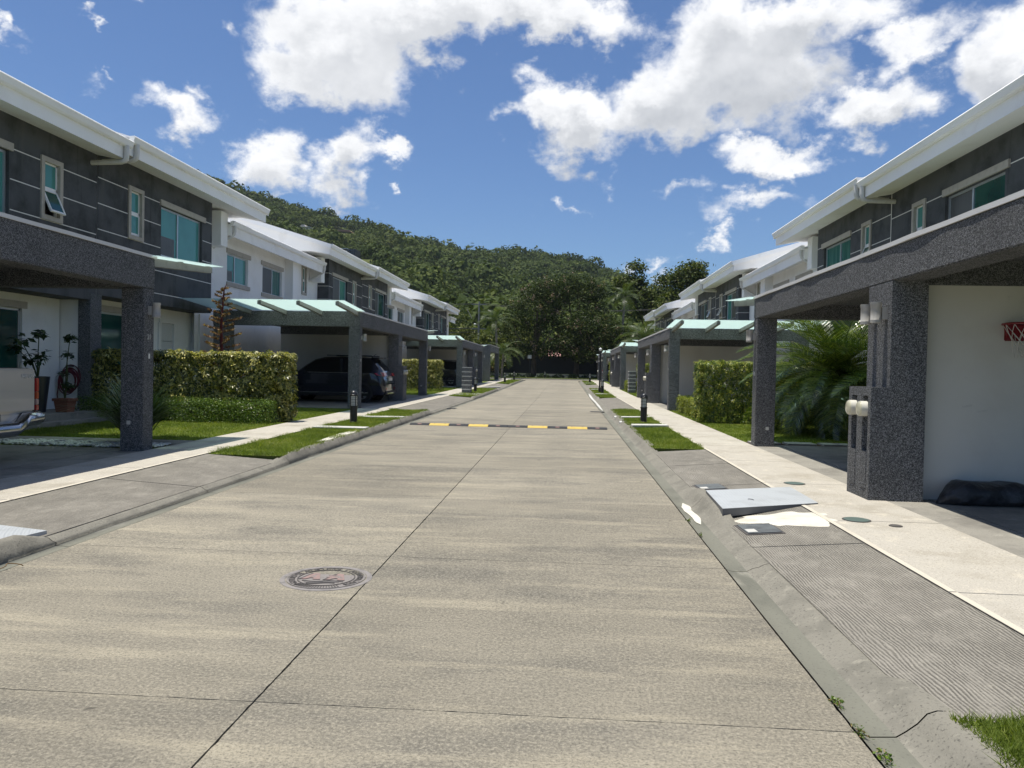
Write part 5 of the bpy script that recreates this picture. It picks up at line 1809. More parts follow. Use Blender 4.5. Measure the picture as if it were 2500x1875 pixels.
hedge('tall_hedge', 'tall narrow hedge beside the grey banded pylon on the right', 4.25, 7.8, 45.75, 46.5, gz(46) + .12, 2.05, L['hedge_r'], .10, 110, 6)
hedge('tall_hedge', 'last clipped hedge before the farthest right carport', 3.95, 7.5, 70.1, 70.8, gz(70) + .12, 2.4, L['hedge_y'], .13, 60, 5)
hedge('low_bush', 'small yellow-green bush next to the grey pylon', 3.85, 4.35, 47.3, 48.3, gz(48) + .12, .98, L['hedge_y'], .06, 300, 5, stems=False)
hedge('low_bush', 'second small yellow-green bush behind the grey pylon', 3.8, 4.3, 48.6, 49.9, gz(49) + .12, 1.02, L['hedge_y'], .06, 300, 5, stems=False)


def strap_clump(label, x, y, z, n, length, spread, mat, wid=.012):
    t = thing('strap_leaf_plant', label, 'plant', (x, y, z))
    V = []; F = []
    for i in range(n):
        a = random.uniform(0, 2 * math.pi)
        ln = length * random.uniform(.6, 1.1)
        sp = spread * random.uniform(.25, 1.0)
        bx_, by_ = x + random.uniform(-.14, .14), y + random.uniform(-.12, .12)
        px, py = -math.sin(a) * wid, math.cos(a) * wid
        base = len(V)
        for k in range(6):
            f = k / 5
            r_ = sp * ln * (f ** 1.5)
            hh = ln * (f - .55 * sp * f ** 2.6)
            w_ = 1 - f ** 2.2 * .95
            cx_, cy_ = bx_ + math.cos(a) * r_, by_ + math.sin(a) * r_
            V += [(cx_ - px * w_, cy_ - py * w_, z + hh), (cx_ + px * w_, cy_ + py * w_, z + hh)]
        for k in range(5):
            F.append((base + 2 * k, base + 2 * k + 1, base + 2 * k + 3, base + 2 * k + 2))
    o = fast_mesh('leaf_blades', V, F, mat, t)
    o['kind'] = 'stuff'
    MB().tube([(x, y, z - .05), (x, y, z + .08)], [.14, .10], 8).build('crown_base', M['stem'], t)
    return t


strap_clump('spiky strap-leaved plant at the foot of the numbered carport column', -7.35, 12.75, gz(12.8) + .12, 420, 1.4, 1.1, L['spiky'], .020)

# white pebble bed beside the carport floor
bed = tag(empty('pebble_bed', (-8.4, 12.3, .13)), 'strip of white pebbles beside the pickup carport', 'pebbles', kind='stuff')
Vp = []; Fp = []
ico = [(0, 0, 1), (.89, 0, .45), (.28, .85, .45), (-.72, .53, .45), (-.72, -.53, .45), (.28, -.85, .45), (.72, .53, -.45), (-.28, .85, -.45), (-.89, 0, -.45), (-.28, -.85, -.45), (.72, -.53, -.45), (0, 0, -1)]
icf = [(0, 1, 2), (0, 2, 3), (0, 3, 4), (0, 4, 5), (0, 5, 1), (1, 6, 2), (2, 7, 3), (3, 8, 4), (4, 9, 5), (5, 10, 1), (6, 7, 2), (7, 8, 3), (8, 9, 4), (9, 10, 5), (10, 6, 1), (11, 7, 6), (11, 8, 7), (11, 9, 8), (11, 10, 9), (11, 6, 10)]
for i in range(1500):
    x = random.uniform(-10.8, -6.66); y = random.uniform(12.0, 12.62 + .03 * math.sin(x * 6))
    r_ = random.uniform(.018, .036)
    a = random.uniform(0, 6.28)
    o_ = len(Vp)
    c, s = math.cos(a), math.sin(a)
    zz = gz(12.2) + .125 + r_ * .4 + random.uniform(0, .025)
    for (p, q, k) in ico:
        p, q = p * r_ * 1.35, q * r_
        Vp.append((x + p * c - q * s, y + p * s + q * c, zz + k * r_ * .65))
    Fp += [(f[0] + o_, f[1] + o_, f[2] + o_) for f in icf]
fast_mesh('pebbles', Vp, Fp, M['stone_w'], bed, smooth=True)
strip(MB(), -11.2, -6.62, 12.66, 13.35, .135, .2).build('garden_path', M['driveway'])
tag(bpy.data.objects['garden_path'], kind='structure')

# stepping pavers and soil in the right garden
pv = tag(empty('stepping_path', (5.5, 15.8, gz(15.8) + .12)), kind='structure')
strip(MB(), 3.7, 8.6, 15.42, 16.12, .119, .1).build('soil_bed', M['soil'], pv)
for i in range(7):
    x = 3.74 + i * .70
    strip(MB(), x, x + .56, 15.62, 16.02, .150, .1).build('paver', M['paver'], pv)


# red-stemmed flower spike behind the hedge
fs_ = thing('flower_spike', 'tall dry reddish-brown bromeliad flower spike behind the left hedge', 'plant', (-9.15, 19.9, gz(20) + .12))
x, y, z = -9.15, 19.9, gz(20) + .12
MB().tube([(x, y, z), (x + .02, y, z + 1.3), (x - .02, y, z + 2.4), (x + .05, y, z + 3.35), (x + .12, y, z + 3.5)], [.05, .045, .035, .018, .006], 8).build('stalk', M['red_stem'], fs_, smooth=True)
tw = MB(); Pb = []; Nb = []
for k in range(46):
    zz = z + .9 + 2.5 * k / 46
    a = k * 2.4
    ln = .66 * (1 - .72 * (k / 46) ** 1.4) * random.uniform(.8, 1.15)
    pts = []
    for j in range(5):
        f = j / 4
        pts.append((x + math.cos(a) * ln * f, y + math.sin(a) * ln * f, zz + ln * (.35 * f - .25 * f * f + .18 * f ** 4)))
    tw.tube(pts, [.009, .008, .006, .005, .002], 5, False)
    for j in range(24):
        f = random.uniform(.2, 1)
        Pb.append((x + math.cos(a) * ln * f + random.gauss(0, .012), y + math.sin(a) * ln * f + random.gauss(0, .012), zz + ln * (.35 * f - .25 * f * f + .18 * f ** 4) + .02))
        Nb.append((random.gauss(0, 1), random.gauss(0, 1), .5))
tw.build('side_branches', M['red_stem'], fs_, fix=False)
V, F = leaf_quads(np.array(Pb), np.array(Nb), .11, .4)
fast_mesh('bracts', V, F, L['bract'], fs_)['kind'] = 'stuff'
mbx = strap_clump('broad rosette of strap leaves under the dry flower spike', x, y, z, 60, .95, .9, L['spiky'], .035)


# porch pots, hose
def pot(label, x, y, z, r0, r1, hgt, mat, square=False, plant=None):
    t = thing('potted_plant', label, 'potted plant', (x, y, z), 'pots on the left porch')
    if square:
        MB().hexa([(x - r0, y - r0, z), (x + r0, y - r0, z), (x + r0, y + r0, z), (x - r0, y + r0, z)], [(x - r1, y - r1, z + hgt), (x + r1, y - r1, z + hgt), (x + r1, y + r1, z + hgt), (x - r1, y + r1, z + hgt)]).build('pot', mat, t)
        MB().box(x - r1 - .02, x + r1 + .02, y - r1 - .02, y + r1 + .02, z + hgt - .05, z + hgt + .01).build('pot_rim', mat, t, bevel=.006)
    else:
        MB().lathe([(.001, 0), (r0, 0), (r1, hgt), (r1 - .02, hgt + .005), (r1 - .03, hgt - .03), (.001, hgt - .03)], 20, (x, y, z)).build('pot', mat, t, smooth=True)
    st = MB(); P = []; N = []
    for (tx, ty, tz, rad, nl, ls) in plant:
        st.tube([(x, y, z + hgt - .05), (x + tx * .3 + random.uniform(-.04, .04), y + ty * .4, z + hgt + tz * .5), (x + tx, y + ty, z + hgt + tz)], [.016, .012, .008], 6, False)
        for j in range(nl):
            d = np.array([random.gauss(0, 1), random.gauss(0, 1), random.gauss(.1, .55)]); d /= np.linalg.norm(d)
            P.append(np.array([x + tx, y + ty, z + hgt + tz]) + d * rad * random.uniform(.35, 1))
            N.append(d * .4 + np.array([0, 0, .8]) + np.array([random.gauss(0, .3) for _ in range(3)]))
    st.build('stems', M['stem'], t, fix=False)
    V, F = leaf_quads(np.array(P), np.array(N), np.array([random.uniform(.7, 1.3) for _ in P]) * plant[0][5], .5)
    fast_mesh('leaves', V, F, L['pot'], t)['kind'] = 'stuff'


pot('tall dark pot with leafy shrub on the left porch', -11.72, 16.35, .40, .16, .24, .80, M['pot_dark'], False,
    [(-.30, -.1, .75, .24, 34, .17), (.02, 0, .95, .16, 30, .13), (-.12, .05, .35, .26, 34, .17), (.12, -.05, .45, .22, 26, .15), (-.5, 0, .62, .16, 20, .16)])
pot('square terracotta pot with spiky shoots on the left porch', -11.35, 16.75, .40, .13, .17, .30, M['terracotta'], True,
    [(.10, 0, 1.38, .15, 46, .14), (.02, .02, .98, .15, 36, .14), (-.05, 0, .55, .14, 30, .14), (.06, .04, .30, .15, 30, .13)])

hs = thing('garden_hose', 'coiled red garden hose hanging on the white porch wall', 'hose', (-11.95, 17.82, 1.25))
for k in range(9):
    rr = .265 - .012 * (k % 4) + random.uniform(-.02, .02)
    ox, oz = random.uniform(-.03, .03), random.uniform(-.04, .03) - .012 * k
    dy = .012 * k
    pts = [(-11.95 + ox + rr * .86 * math.sin(a) * (1 + .05 * math.sin(2 * a + k)), 17.84 - dy - .02, 1.16 + oz + rr * 1.08 * math.cos(a)) for a in np.linspace(0, 2 * math.pi, 25)]
    MB().tube(pts, .013, 7, False).build('hose_coil', M['hose'], hs, smooth=True)
MB().tube([(-12.2, 17.78, 1.1), (-12.25, 17.78, .75), (-12.22, 17.77, .52), (-12.0, 17.75, .5)], .013, 7).build('hose_end', M['hose'], hs, smooth=True)
MB().box(-11.99, -11.91, 17.70, 17.895, 1.42, 1.46).build('wall_hook', M['iron_dark'], hs)


# ------------------------------------------------------------------ basketball hoop and bag in the right carport
# the wall face of the party wall is at y = 9.32 - 0.12
yw = YC_R[0] - .12
hoop = thing('basketball_hoop', 'red toy basketball hoop with torn white net on the carport wall', 'basketball hoop', (5.11, yw, 2.18))
MB().box(5.0, 5.22, yw - .02, yw - .002, 2.0, 2.20).build('backplate', M['red_plastic'], hoop, bevel=.008)
MB().tube([(5.11 + .23 * math.cos(a), yw - .25 + .23 * math.sin(a), 2.18) for a in np.linspace(0, 2 * math.pi, 33)], .013, 8, False).build('rim', M['red_plastic'], hoop, smooth=True)
MB().hexa([(5.01, yw - .03, 2.04), (5.21, yw - .03, 2.04), (5.21, yw - .01, 2.04), (5.01, yw - .01, 2.04)], [(4.99, yw - .12, 2.175), (5.23, yw - .12, 2.175), (5.23, yw - .01, 2.175), (4.99, yw - .01, 2.175)]).build('rim_bracket', M['red_plastic'], hoop)
nt = MB()
for i in range(12):
    for sgn in (-1, 1):
        pts = []
        for j in range(6):
            f = j / 5
            a = 2 * math.pi * i / 12 + sgn * f * .9
            r_ = .225 * (1 - .45 * f)
            sag = .10 * f * (1 if 2 < i < 7 else .2)
            pts.append((5.11 + r_ * math.cos(a) + sag, yw - .25 + r_ * math.sin(a), 2.17 - .36 * f))
        nt.tube(pts, .004, 4, False)
nt.build('net', M['net'], hoop, fix=False)

bag = thing('equipment_bag', 'long black vinyl bag lying against the right carport wall', 'bag', (5.3, yw - .28, .13))
V = []; F = []
NS, NR = 34, 18
for i in range(NS + 1):
    f = i / NS
    x = 4.19 + 2.4 * f
    e = min(1, (f / .10)) ** .5 * min(1, ((1 - f) / .08)) ** .5
    hh = (.26 + .03 * math.sin(f * 9) + .02 * math.sin(f * 23)) * max(e, .12)
    dd = (.21 + .015 * math.sin(f * 14)) * max(e, .15)
    for k in range(NR):
        a = 2 * math.pi * k / NR
        wr = 1 + .05 * math.sin(5 * a + f * 30) + .035 * math.sin(3 * a - f * 47)
        V.append((x + .015 * math.sin(a * 2 + f * 17), yw - .27 + dd * math.cos(a) * wr + .03 * math.sin(f * 6), .132 + hh * .5 + hh * .5 * math.copysign(abs(math.sin(a)) ** .75, math.sin(a)) * (wr if math.sin(a) > 0 else 1)))
for i in range(NS):
    for k in range(NR):
        F.append((i * NR + k, i * NR + (k + 1) % NR, (i + 1) * NR + (k + 1) % NR, (i + 1) * NR + k))
F += [tuple(range(NR)), tuple(range(len(V) - 1, len(V) - NR - 1, -1))]
MB().add(V, F).build('bag_body', M['bag'], bag, smooth=True)
MB().tube([(4.48 + 2.0 * f, yw - .40 + .03 * math.sin(f * 6), .33 + .02 * math.sin(f * 9) + .012 * math.sin(f * 26)) for f in np.linspace(0, 1, 26)], .012, 6).build('piping', M['bag_blue'], bag, smooth=True)
MB().hexa([(5.05, yw - .475, .20), (5.30, yw - .485, .195), (5.30, yw - .47, .20), (5.05, yw - .46, .20)], [(5.05, yw - .455, .27), (5.28, yw - .465, .26), (5.28, yw - .45, .26), (5.05, yw - .44, .27)]).build('pocket_flap', M['box_lid'], bag)


# ------------------------------------------------------------------ palms
def frond_mesh(name, length, arch, leaf_len, nl, mat, wid=.022, stemw=.014, twist=.35):
    """one pinnate frond growing along +X from the origin, bending down"""
    V = []; F = []
    pts = []
    for i in range(nl + 1):
        f = i / nl
        a = arch[0] + (arch[1] - arch[0]) * f ** 1.1
        if i == 0:
            pts.append(Vector((0, 0, 0)))
        else:
            pts.append(pts[-1] + Vector((math.cos(a), 0, math.sin(a))) * (length / nl))
    mb = MB()
    mb.tube([pts[i] for i in range(0, nl + 1, 2)], [stemw * (1 - .85 * (i / nl)) for i in range(0, nl + 1, 2)], 5, False)
    V = [tuple(v) for v in mb.v]; F = [tuple(f) for f in mb.f]
    for i in range(2, nl + 1):
        f = i / nl
        tdir = (pts[i] - pts[i - 1]).normalized()
        upv = Vector((-tdir.z, 0, tdir.x))
        ll = leaf_len * math.sin(math.pi * min(1, .12 + f * .86)) ** .7 * random.uniform(.85, 1.1)
        for sg in (-1, 1):
            d = (tdir * .62 + Vector((0, sg, 0)) * .80 + upv * (twist + random.uniform(-.12, .12))).normalized()
            w_ = tdir * wid
            p0 = pts[i]
            p1 = p0 + d * ll * .55
            p2 = p0 + d * ll + Vector((0, 0, -ll * .28))
            o = len(V)
            V += [tuple(p0 - w_ * .4), tuple(p0 + w_ * .4), tuple(p1 + w_ * .5), tuple(p1 - w_ * .5), tuple(p2)]
            F += [(o, o + 1, o + 2, o + 3), (o + 3, o + 2, o + 4)]
    me = bpy.data.meshes.new(name)
    me.from_pydata(V, [], F)
    me.materials.append(mat)
    return me


def palm(name, label, loc, trunk_h, lean, tr, fronds, n, elev, mats, group=None):
    t = thing(name, label, 'palm', loc, group)
    x, y, z = loc
    top = Vector((x + lean[0], y + lean[1], z + trunk_h))
    pts = [(x + lean[0] * f ** 1.6, y + lean[1] * f ** 1.6, z + trunk_h * f) for f in np.linspace(0, 1, 9)]
    pts[0] = (x, y, z - .15)
    MB().tube(pts, [tr * (1.25 - .45 * f) for f in np.linspace(0, 1, 9)], 10).build('trunk', M['palm_bark'], t, smooth=True)
    for i in range(n):
        o = bpy.data.objects.new('frond', fronds[i % len(fronds)])
        COL.objects.link(o)
        o.parent = t
        o.location = top - Vector(loc)
        k = (i + .5) / n
        o.rotation_euler = (random.uniform(-.25, .25), -R(elev[0] + (elev[1] - elev[0]) * k + random.uniform(-6, 6)), i * 2.39996)
        s = random.uniform(.85, 1.1)
        o.scale = (s, s, s)
    return t


fr_near = [frond_mesh('frond_blade', 2.5, (R(0), R(-58)), .52, 60, L['palm'], .024, .017), frond_mesh('frond_blade', 2.2, (R(5), R(-80)), .48, 54, L['palm'], .024, .016)]
palm('garden_palm', 'bushy feather palm with drooping glossy fronds in the right garden', (6.3, 18.4, gz(18) + .12), 1.45, (0, 0), .13, fr_near, 78, (78, -40), None)
palm('garden_palm', 'smaller palm fronds behind the feather palm by the house wall', (7.5, 17.2, gz(17) + .12), 1.2, (0, 0), .10, fr_near, 24, (70, -20), None)
strap_clump('dark arching strap leaves under the right garden palm', 6.9, 17.6, gz(17.5) + .12, 120, .9, .9, L['spiky'], .016)
fr_far = [frond_mesh('palm_frond', 3.3, (R(0), R(-75)), .75, 34, L['palm_far'], .05, .035, .1), frond_mesh('palm_frond', 3.0, (R(8), R(-95)), .7, 30, L['palm_far'], .05, .035, .1)]
palm('coconut_palm', 'tall palm with arching fronds behind the last left house', (-8.2, 92.0, .5), 6.9, (-.3, 0), .13, fr_far, 16, (80, -5), None, 'palms at the far end')
palm('young_palm', 'young palm with pale trunk at the end of the left row', (-7.1, 85.5, .5), 2.9, (.1, 0), .10, [fr_far[1]], 13, (70, -10), None, 'palms at the far end')
palm('fan_palm', 'bushy palm above the third right carport', (6.6, 66.0, .5), 3.9, (0, 0), .14, fr_far, 18, (78, -5), None, 'palms at the far end')
palm('tall_palm', 'tall pale palm half hidden in the trees right of centre', (7.0, 100.0, .5), 10.8, (.4, 0), .16, fr_far, 18, (80, -20), None, 'palms at the far end')


# ------------------------------------------------------------------ trees
def tree(name, label, loc, hgt, lobes, leaf, size, n, trunk_r=.25, group='trees beyond the street end', flowers=0, clump=.75, per=16):
    """lobes: list of (dx, dy, dz, rx, ry, rz) ellipsoids relative to loc"""
    t = thing(name, label, 'tree', loc, group)
    x, y, z = loc
    L0 = np.array(lobes, float)
    vol = L0[:, 3] * L0[:, 4] * L0[:, 5]
    vol = vol ** .75
    nc = max(8, n // per)
    pick = rng.choice(len(L0), nc, p=vol / vol.sum())
    d = rng.normal(0, 1, (nc, 3)); d /= np.linalg.norm(d, axis=1, keepdims=True)
    d[:, 2] = np.where(d[:, 2] < -.35, -d[:, 2] * .5, d[:, 2])
    rad = rng.uniform(.45, 1.0, (nc, 1)) ** .5
    C = L0[pick, :3] + d * L0[pick, 3:6] * rad
    Cn = d
    P = np.repeat(C, per, 0) + rng.normal(0, clump * .5, (nc * per, 3)) * np.array([1, 1, .7])
    N = np.repeat(Cn, per, 0) * .5 + np.array([0, 0, .6]) + rng.normal(0, .55, (nc * per, 3))
    P += np.array([x, y, z])
    V, F = leaf_quads(P, N, size * rng.uniform(.6, 1.3, len(P)), .62)
    fast_mesh('crown', V, F, leaf, t)['kind'] = 'stuff'
    if flowers:
        m = rng.choice(nc, flowers)
        dd = Cn[m] * .25
        P = np.repeat(C[m] + dd + np.array([0, 0, .25]), 12, 0) + rng.normal(0, .16, (flowers * 12, 3)) + np.array([x, y, z])
        V, F = leaf_quads(P, rng.normal(0, 1, P.shape) + np.array([0, 0, .6]), size * .75, .8)
        fast_mesh('flower_heads', V, F, L['pink'], t)['kind'] = 'stuff'
    top = L0[:, 2].max() * .9
    mid = L0[:, :3].mean(0)
    MB().tube([(x, y, z - .3), (x + mid[0] * .1, y + mid[1] * .1, z + hgt * .2), (x + mid[0] * .4, y + mid[1] * .4, z + hgt * .45), (x + mid[0] * .7, y + mid[1] * .7, z + hgt * .75)], [trunk_r * 1.3, trunk_r, trunk_r * .7, trunk_r * .25], 9).build('trunk', M['bark'], t, smooth=True)
    mb = MB()
    for q in L0:
        mb.tube([(x + mid[0] * .2, y + mid[1] * .2, z + hgt * .28), (x + q[0] * .55, y + q[1] * .55, z + q[2] * .72), (x + q[0], y + q[1], z + q[2]), (x + q[0] * 1.1, y + q[1] * 1.1, z + q[2] + q[5] * .6)], [trunk_r * .5, trunk_r * .36, trunk_r * .2, trunk_r * .05], 6, False)
    mb.build('limbs', M['bark'], t, fix=False)
    return t


DT, MT, LT = L['dark_tree'], L['mid_tree'], L['light_tree']
tree('flowering_tree', 'broad dark tree with pale pink flower heads left of centre', (-4.2, 100, .5), 13.2, [(0, 0, 8.5, 3.6, 3.5, 3.8), (-2.4, -.6, 6.0, 2.8, 2.6, 2.8), (1.6, .4, 11.0, 2.8, 2.6, 2.2), (2.4, 0, 6.6, 2.6, 2.6, 2.6), (-1.2, -1.2, 3.4, 2.8, 2, 1.7), (1.8, -1, 3.4, 2.8, 2, 1.7), (2.2, .4, 10.4, 2.6, 2.4, 2.6)], DT, .26, 17000, .3, flowers=95)
tree('flowering_tree', 'tall dark tree at the centre behind the street end', (1.4, 103, .5), 13.8, [(0, 0, 10.0, 3.8, 3.4, 4.2), (-.5, -1, 3.6, 3.6, 2.4, 1.8), (2.2, 0, 7.2, 3.0, 2.8, 3.2), (-1.6, 0, 12.2, 2.4, 2.4, 1.9), (1.8, .4, 11.4, 2.2, 2.2, 2.0), (0, -.8, 4.8, 3.2, 2.6, 2.4)], DT, .26, 17000, .32, flowers=30)
tree('flowering_tree', 'lower dark flowering tree right of centre', (4.2, 98, .5), 9.5, [(0, 0, 5.8, 3.4, 3, 2.8), (-2.0, -.5, 6.8, 2.2, 2.2, 2.0), (2.4, 0, 4.6, 2.6, 2.4, 2.2), (0, -1, 3.0, 3.4, 2.2, 1.8), (-3.6, -.4, 4.2, 2.6, 2, 2.0), (2.6, -.6, 2.9, 2.6, 2, 1.6)], DT, .24, 15000, .26, flowers=60)
tree('olive_tree', 'dark narrow tree behind the lamp post', (8.6, 104, .5), 8.5, [(0, 0, 4.6, 2.6, 2.4, 2.6), (1.8, 0, 3.4, 2.4, 2.2, 2.0), (-1.4, 0, 3.0, 2.2, 2, 1.8)], DT, .26, 6000, .22)
tree('spreading_tree', 'open spreading tree above the right carports', (13.2, 122, .5), 19, [(0, 0, 12.6, 3.6, 3.4, 2.6), (-3.4, 0, 14.6, 2.6, 2.4, 2.4), (-2.6, 0, 17.0, 1.7, 1.6, 1.7), (2.6, 0, 15.2, 2.2, 2.0, 1.9), (3.8, 0, 12.4, 2.4, 2.4, 1.9), (-.5, 0, 10.0, 3.6, 3, 1.8)], MT, .42, 11000, .3, clump=.8)
tree('rounded_tree', 'large rounded tree behind the right row of houses', (17.9, 112, .5), 17.5, [(0, 0, 10.5, 4.0, 3.8, 4.0), (-.6, 0, 14.4, 2.6, 2.6, 2.4), (2.6, 0, 11.6, 2.6, 2.4, 2.6), (-2.6, 0, 10.0, 2.6, 2.4, 3.0), (0, 0, 6.5, 4.2, 3.6, 2.6), (.6, 0, 16.2, 1.2, 1.2, 1.0)], MT, .42, 26000, .34, clump=.9)
tree('olive_tree', 'bushy olive-green tree low behind the right row', (11.0, 108, .5), 9, [(0, 0, 5.2, 3.2, 3, 2.4), (2.6, 0, 4.2, 2.6, 2.4, 2.2), (-2.2, 0, 3.8, 2.6, 2.4, 2)], MT, .3, 7000, .24)
spots = [(-10.5, 104, 6.2, LT, 'bushy tree behind the tall palm'), (-14.5, 112, 7.5, LT, 'pale olive tree behind the utility pole'), (-19.5, 116, 8.5, LT, 'rounded pale tree left of the utility pole'), (-25.5, 122, 10.0, LT, 'rounded tree above the last left roof'),
         (-32, 126, 11.5, LT, 'large pale tree above the middle left roofs'), (-39, 132, 13.0, MT, 'large olive tree above the second left house'), (-46, 132, 13.0, MT, 'leftmost large olive tree above the left roofs'), (-8.0, 120, 9.5, LT, 'tall pale tree behind the central flowering tree'), (-20, 138, 12, MT, 'far olive tree between pole and hill')]
for (x, y, hh, lf, lb) in spots:
    k = hh / 10
    tree('olive_tree', lb, (x, y, .5), hh, [(0, 0, 6.4 * k, 3.6 * k, 3.2 * k, 2.8 * k), (-2.6 * k, 0, 5.2 * k, 2.8 * k, 2.6 * k, 2.4 * k), (2.6 * k, .3, 5.4 * k, 2.8 * k, 2.6 * k, 2.4 * k), (.5 * k, 0, 8.6 * k, 2.2 * k, 2.2 * k, 1.6 * k), (0, -1 * k, 3.2 * k, 4.0 * k, 3 * k, 2.2 * k)], lf, .36, int(6500 * max(.7, k)), .28, clump=.9)
tree('grey_bush', 'greyish dry bush at the foot of the utility pole', (-10.8, 98, .5), 3.6, [(0, 0, 2.2, 1.5, 1.4, 1.4), (.8, 0, 1.4, 1.2, 1.1, 1.1)], L['bract'], .18, 2200, .1)
tree('round_shrub', 'low green shrub behind the last left carport', (-9.0, 88, .5), 2.6, [(0, 0, 1.5, 1.8, 1.5, 1.2), (-1.6, 0, 1.3, 1.6, 1.4, 1.1)], MT, .2, 3000, .1)

# ground cover under the trees, fence and low wall at the street end
n = 26000
Q = np.stack([rng.uniform(-14, 12, n), rng.uniform(95.5, 99.5, n), np.zeros(n)], 1)
Q[:, 2] = .5 + rng.uniform(0, .8, n) * (.45 + .55 * np.sin(Q[:, 0] * 1.7) * np.sin(Q[:, 1] * 2.1 + 1)) .clip(.15, 1)
V, F = leaf_quads(Q, rng.normal(0, .5, (n, 3)) + np.array([0, 0, .8]), .22, .5)
tag(fast_mesh('ground_cover', V, F, L['ivy']), 'dark leafy ground cover under the trees at the street end', 'ground cover', kind='stuff')
lawn_sheet('far_verge', -20, 14, 93.4, 96.2, .09)
grass('thin strip of grass along the far pavement', -14, 12, 93.5, 95.6, 220, .09, .09, .03)
fn = thing('boundary_fence', 'dark metal panel fence on a pale low wall at the street end', 'fence', (0, 105.0, .5))
for i in range(14):
    x = -16 + i * 2.2
    MB().box(x + .02, x + 2.18, 104.9, 105.1, .4, 1.15).build('wall_panel', M['hill_house'], fn)
    MB().box(x + .04, x + 2.16, 104.96, 105.0, 1.17, 3.6).build('fence_panel', M['fence'], fn)
    MB().box(x - .04, x + .04, 104.92, 105.06, 1.15, 3.7).build('fence_post', M['fence'], fn)

# glimpse of a tiled roof behind the trees
hr = thing('hidden_house', 'small house with pink tiled roof glimpsed under the central trees', 'house', (-1.6, 112, .5))
MB().box(-2.4, -.9, 111, 116, .5, 3.6).build('wall', M['hill_house'], hr)
MB().extrude([(110.2, 3.6), (116.8, 3.6), (113.5, 4.7)], -2.6, -.75, lambda p, y: (y, p[0], p[1])).build('roof', M['tile_roof'], hr)

# utility pole and lines
up_ = thing('utility_pole', 'grey utility pole with crossarms beside the tall palm', 'utility pole', (-12.6, 110, .5))
MB().tube([(-12.6, 110, .3), (-12.6, 110, 11.3)], [.17, .11], 10).build('pole_shaft', M['pole'], up_, smooth=True)
for zz in (10.9, 7.4):
    MB().box(-13.7, -11.5, 109.92, 110.02, zz - .06, zz + .06).build('crossarm', M['pole'], up_)
MB().tube([(-12.6, 110, 7.9), (-13.1, 109.6, 8.1)], .05, 6).build('lamp_arm', M['pole'], up_)
MB().lathe([(.001, 0), (.14, .03), (.18, .10), (.12, .2), (.001, .22)], 12, (-13.1, 109.6, 7.95)).build('street_light_head', M['globe'], up_, smooth=True)
MB().tube([(-13.6, 109.9, 8.9), (-14.3, 109.6, 10.2)], .06, 6).build('strut', M['pole'], up_)
for k, (zz, sag, xx) in enumerate(((11.05, .5, -13.5), (11.05, .6, -11.7), (7.55, .5, -13.6), (7.55, .45, -11.8), (7.0, .5, -12.6), (5.9, .6, -12.6), (5.6, .5, -12.6))):
    pts = [(xx - 34 * f, 110 + 1.5 * f + (xx + 12.6) * .1, zz - sag * 4 * f * (1 - f)) for f in np.linspace(0, 1, 13)]
    tag(MB().tube(pts, .035 if k < 4 else .05, 5).build('power_line', M['wire']), ['power line on the left tip of the top crossarm', 'power line on the right tip of the top crossarm', 'power line on the left tip of the lower crossarm', 'power line on the right tip of the lower crossarm', 'thick cable just under the lower crossarm', 'thick cable second from the bottom of the pole', 'lowest thick cable on the utility pole'][k], 'power line', 'power lines left of the utility pole')
for k, xx in enumerate((-13.5, -11.7)):
    pts = [(xx + 30 * f, 110 + 1.0 * f, 11.05 - .8 * 4 * f * (1 - f)) for f in np.linspace(0, 1, 13)]
    tag(MB().tube(pts, .03, 5).build('power_line', M['wire']), ['outer top power line running right into the trees', 'inner top power line running right into the trees'][k], 'power line', 'power lines right of the utility pole')

# ------------------------------------------------------------------ the wooded hill
RIDGE = [(-700, 250), (-300, 300), (0, 330), (300, 385), (420, 405), (520, 442), (600, 470), (667, 490), (761, 522), (812, 535), (920, 556), (992, 582), (1065, 604), (1137, 620), (1212, 623), (1253, 619), (1320, 622), (1388, 633), (1442, 646), (1500, 676), (1560, 706), (1640, 742), (1760, 790), (1900, 840), (2200, 890), (2800, 900)]
rid = []
RD = 620.0
for (u, v) in RIDGE:
    d = pix_dir(u, v)
    k = RD / math.hypot(d.x, d.y)
    rid.append((math.atan2(d.x, d.y), H + d.z * k))
RA = np.array([r_[0] for r_ in rid]); RZ = np.array([max(r_[1] - 5.0, .5) for r_ in rid])


def hill_z(a, r_):
    top = np.interp(a, RA, RZ)
    f = np.clip((r_ - 135) / (RD - 135), 0, 1)
    base = top * (f ** 1.15)
    und = 7 * np.sin(a * 23 + r_ * .013) * np.sin(r_ * .021 + a * 9) + 4 * np.sin(a * 51 + 1.3) * np.sin(r_ * .04)
    return .3 + base + und * f * (1 - f) * 3 * np.clip(top / 60, 0, 1)


A = np.linspace(RA[0], RA[-1], 150); Rr = np.concatenate([np.linspace(125, RD, 46), [RD + 60, RD + 200]])
AA, RR = np.meshgrid(A, Rr, indexing='ij')
ZZ = np.maximum(hill_z(AA, np.minimum(RR, RD)) - np.clip(RR - RD, 0, None) * .5, -.6)
V = np.stack([np.sin(AA) * RR, np.cos(AA) * RR, ZZ], 2).reshape(-1, 3)
nr = len(Rr)
F = [(i * nr + j, (i + 1) * nr + j, (i + 1) * nr + j + 1, i * nr + j + 1) for i in range(len(A) - 1) for j in range(nr - 1)]
tag(fast_mesh('hill', V, F, M['hill'], smooth=True), kind='structure')

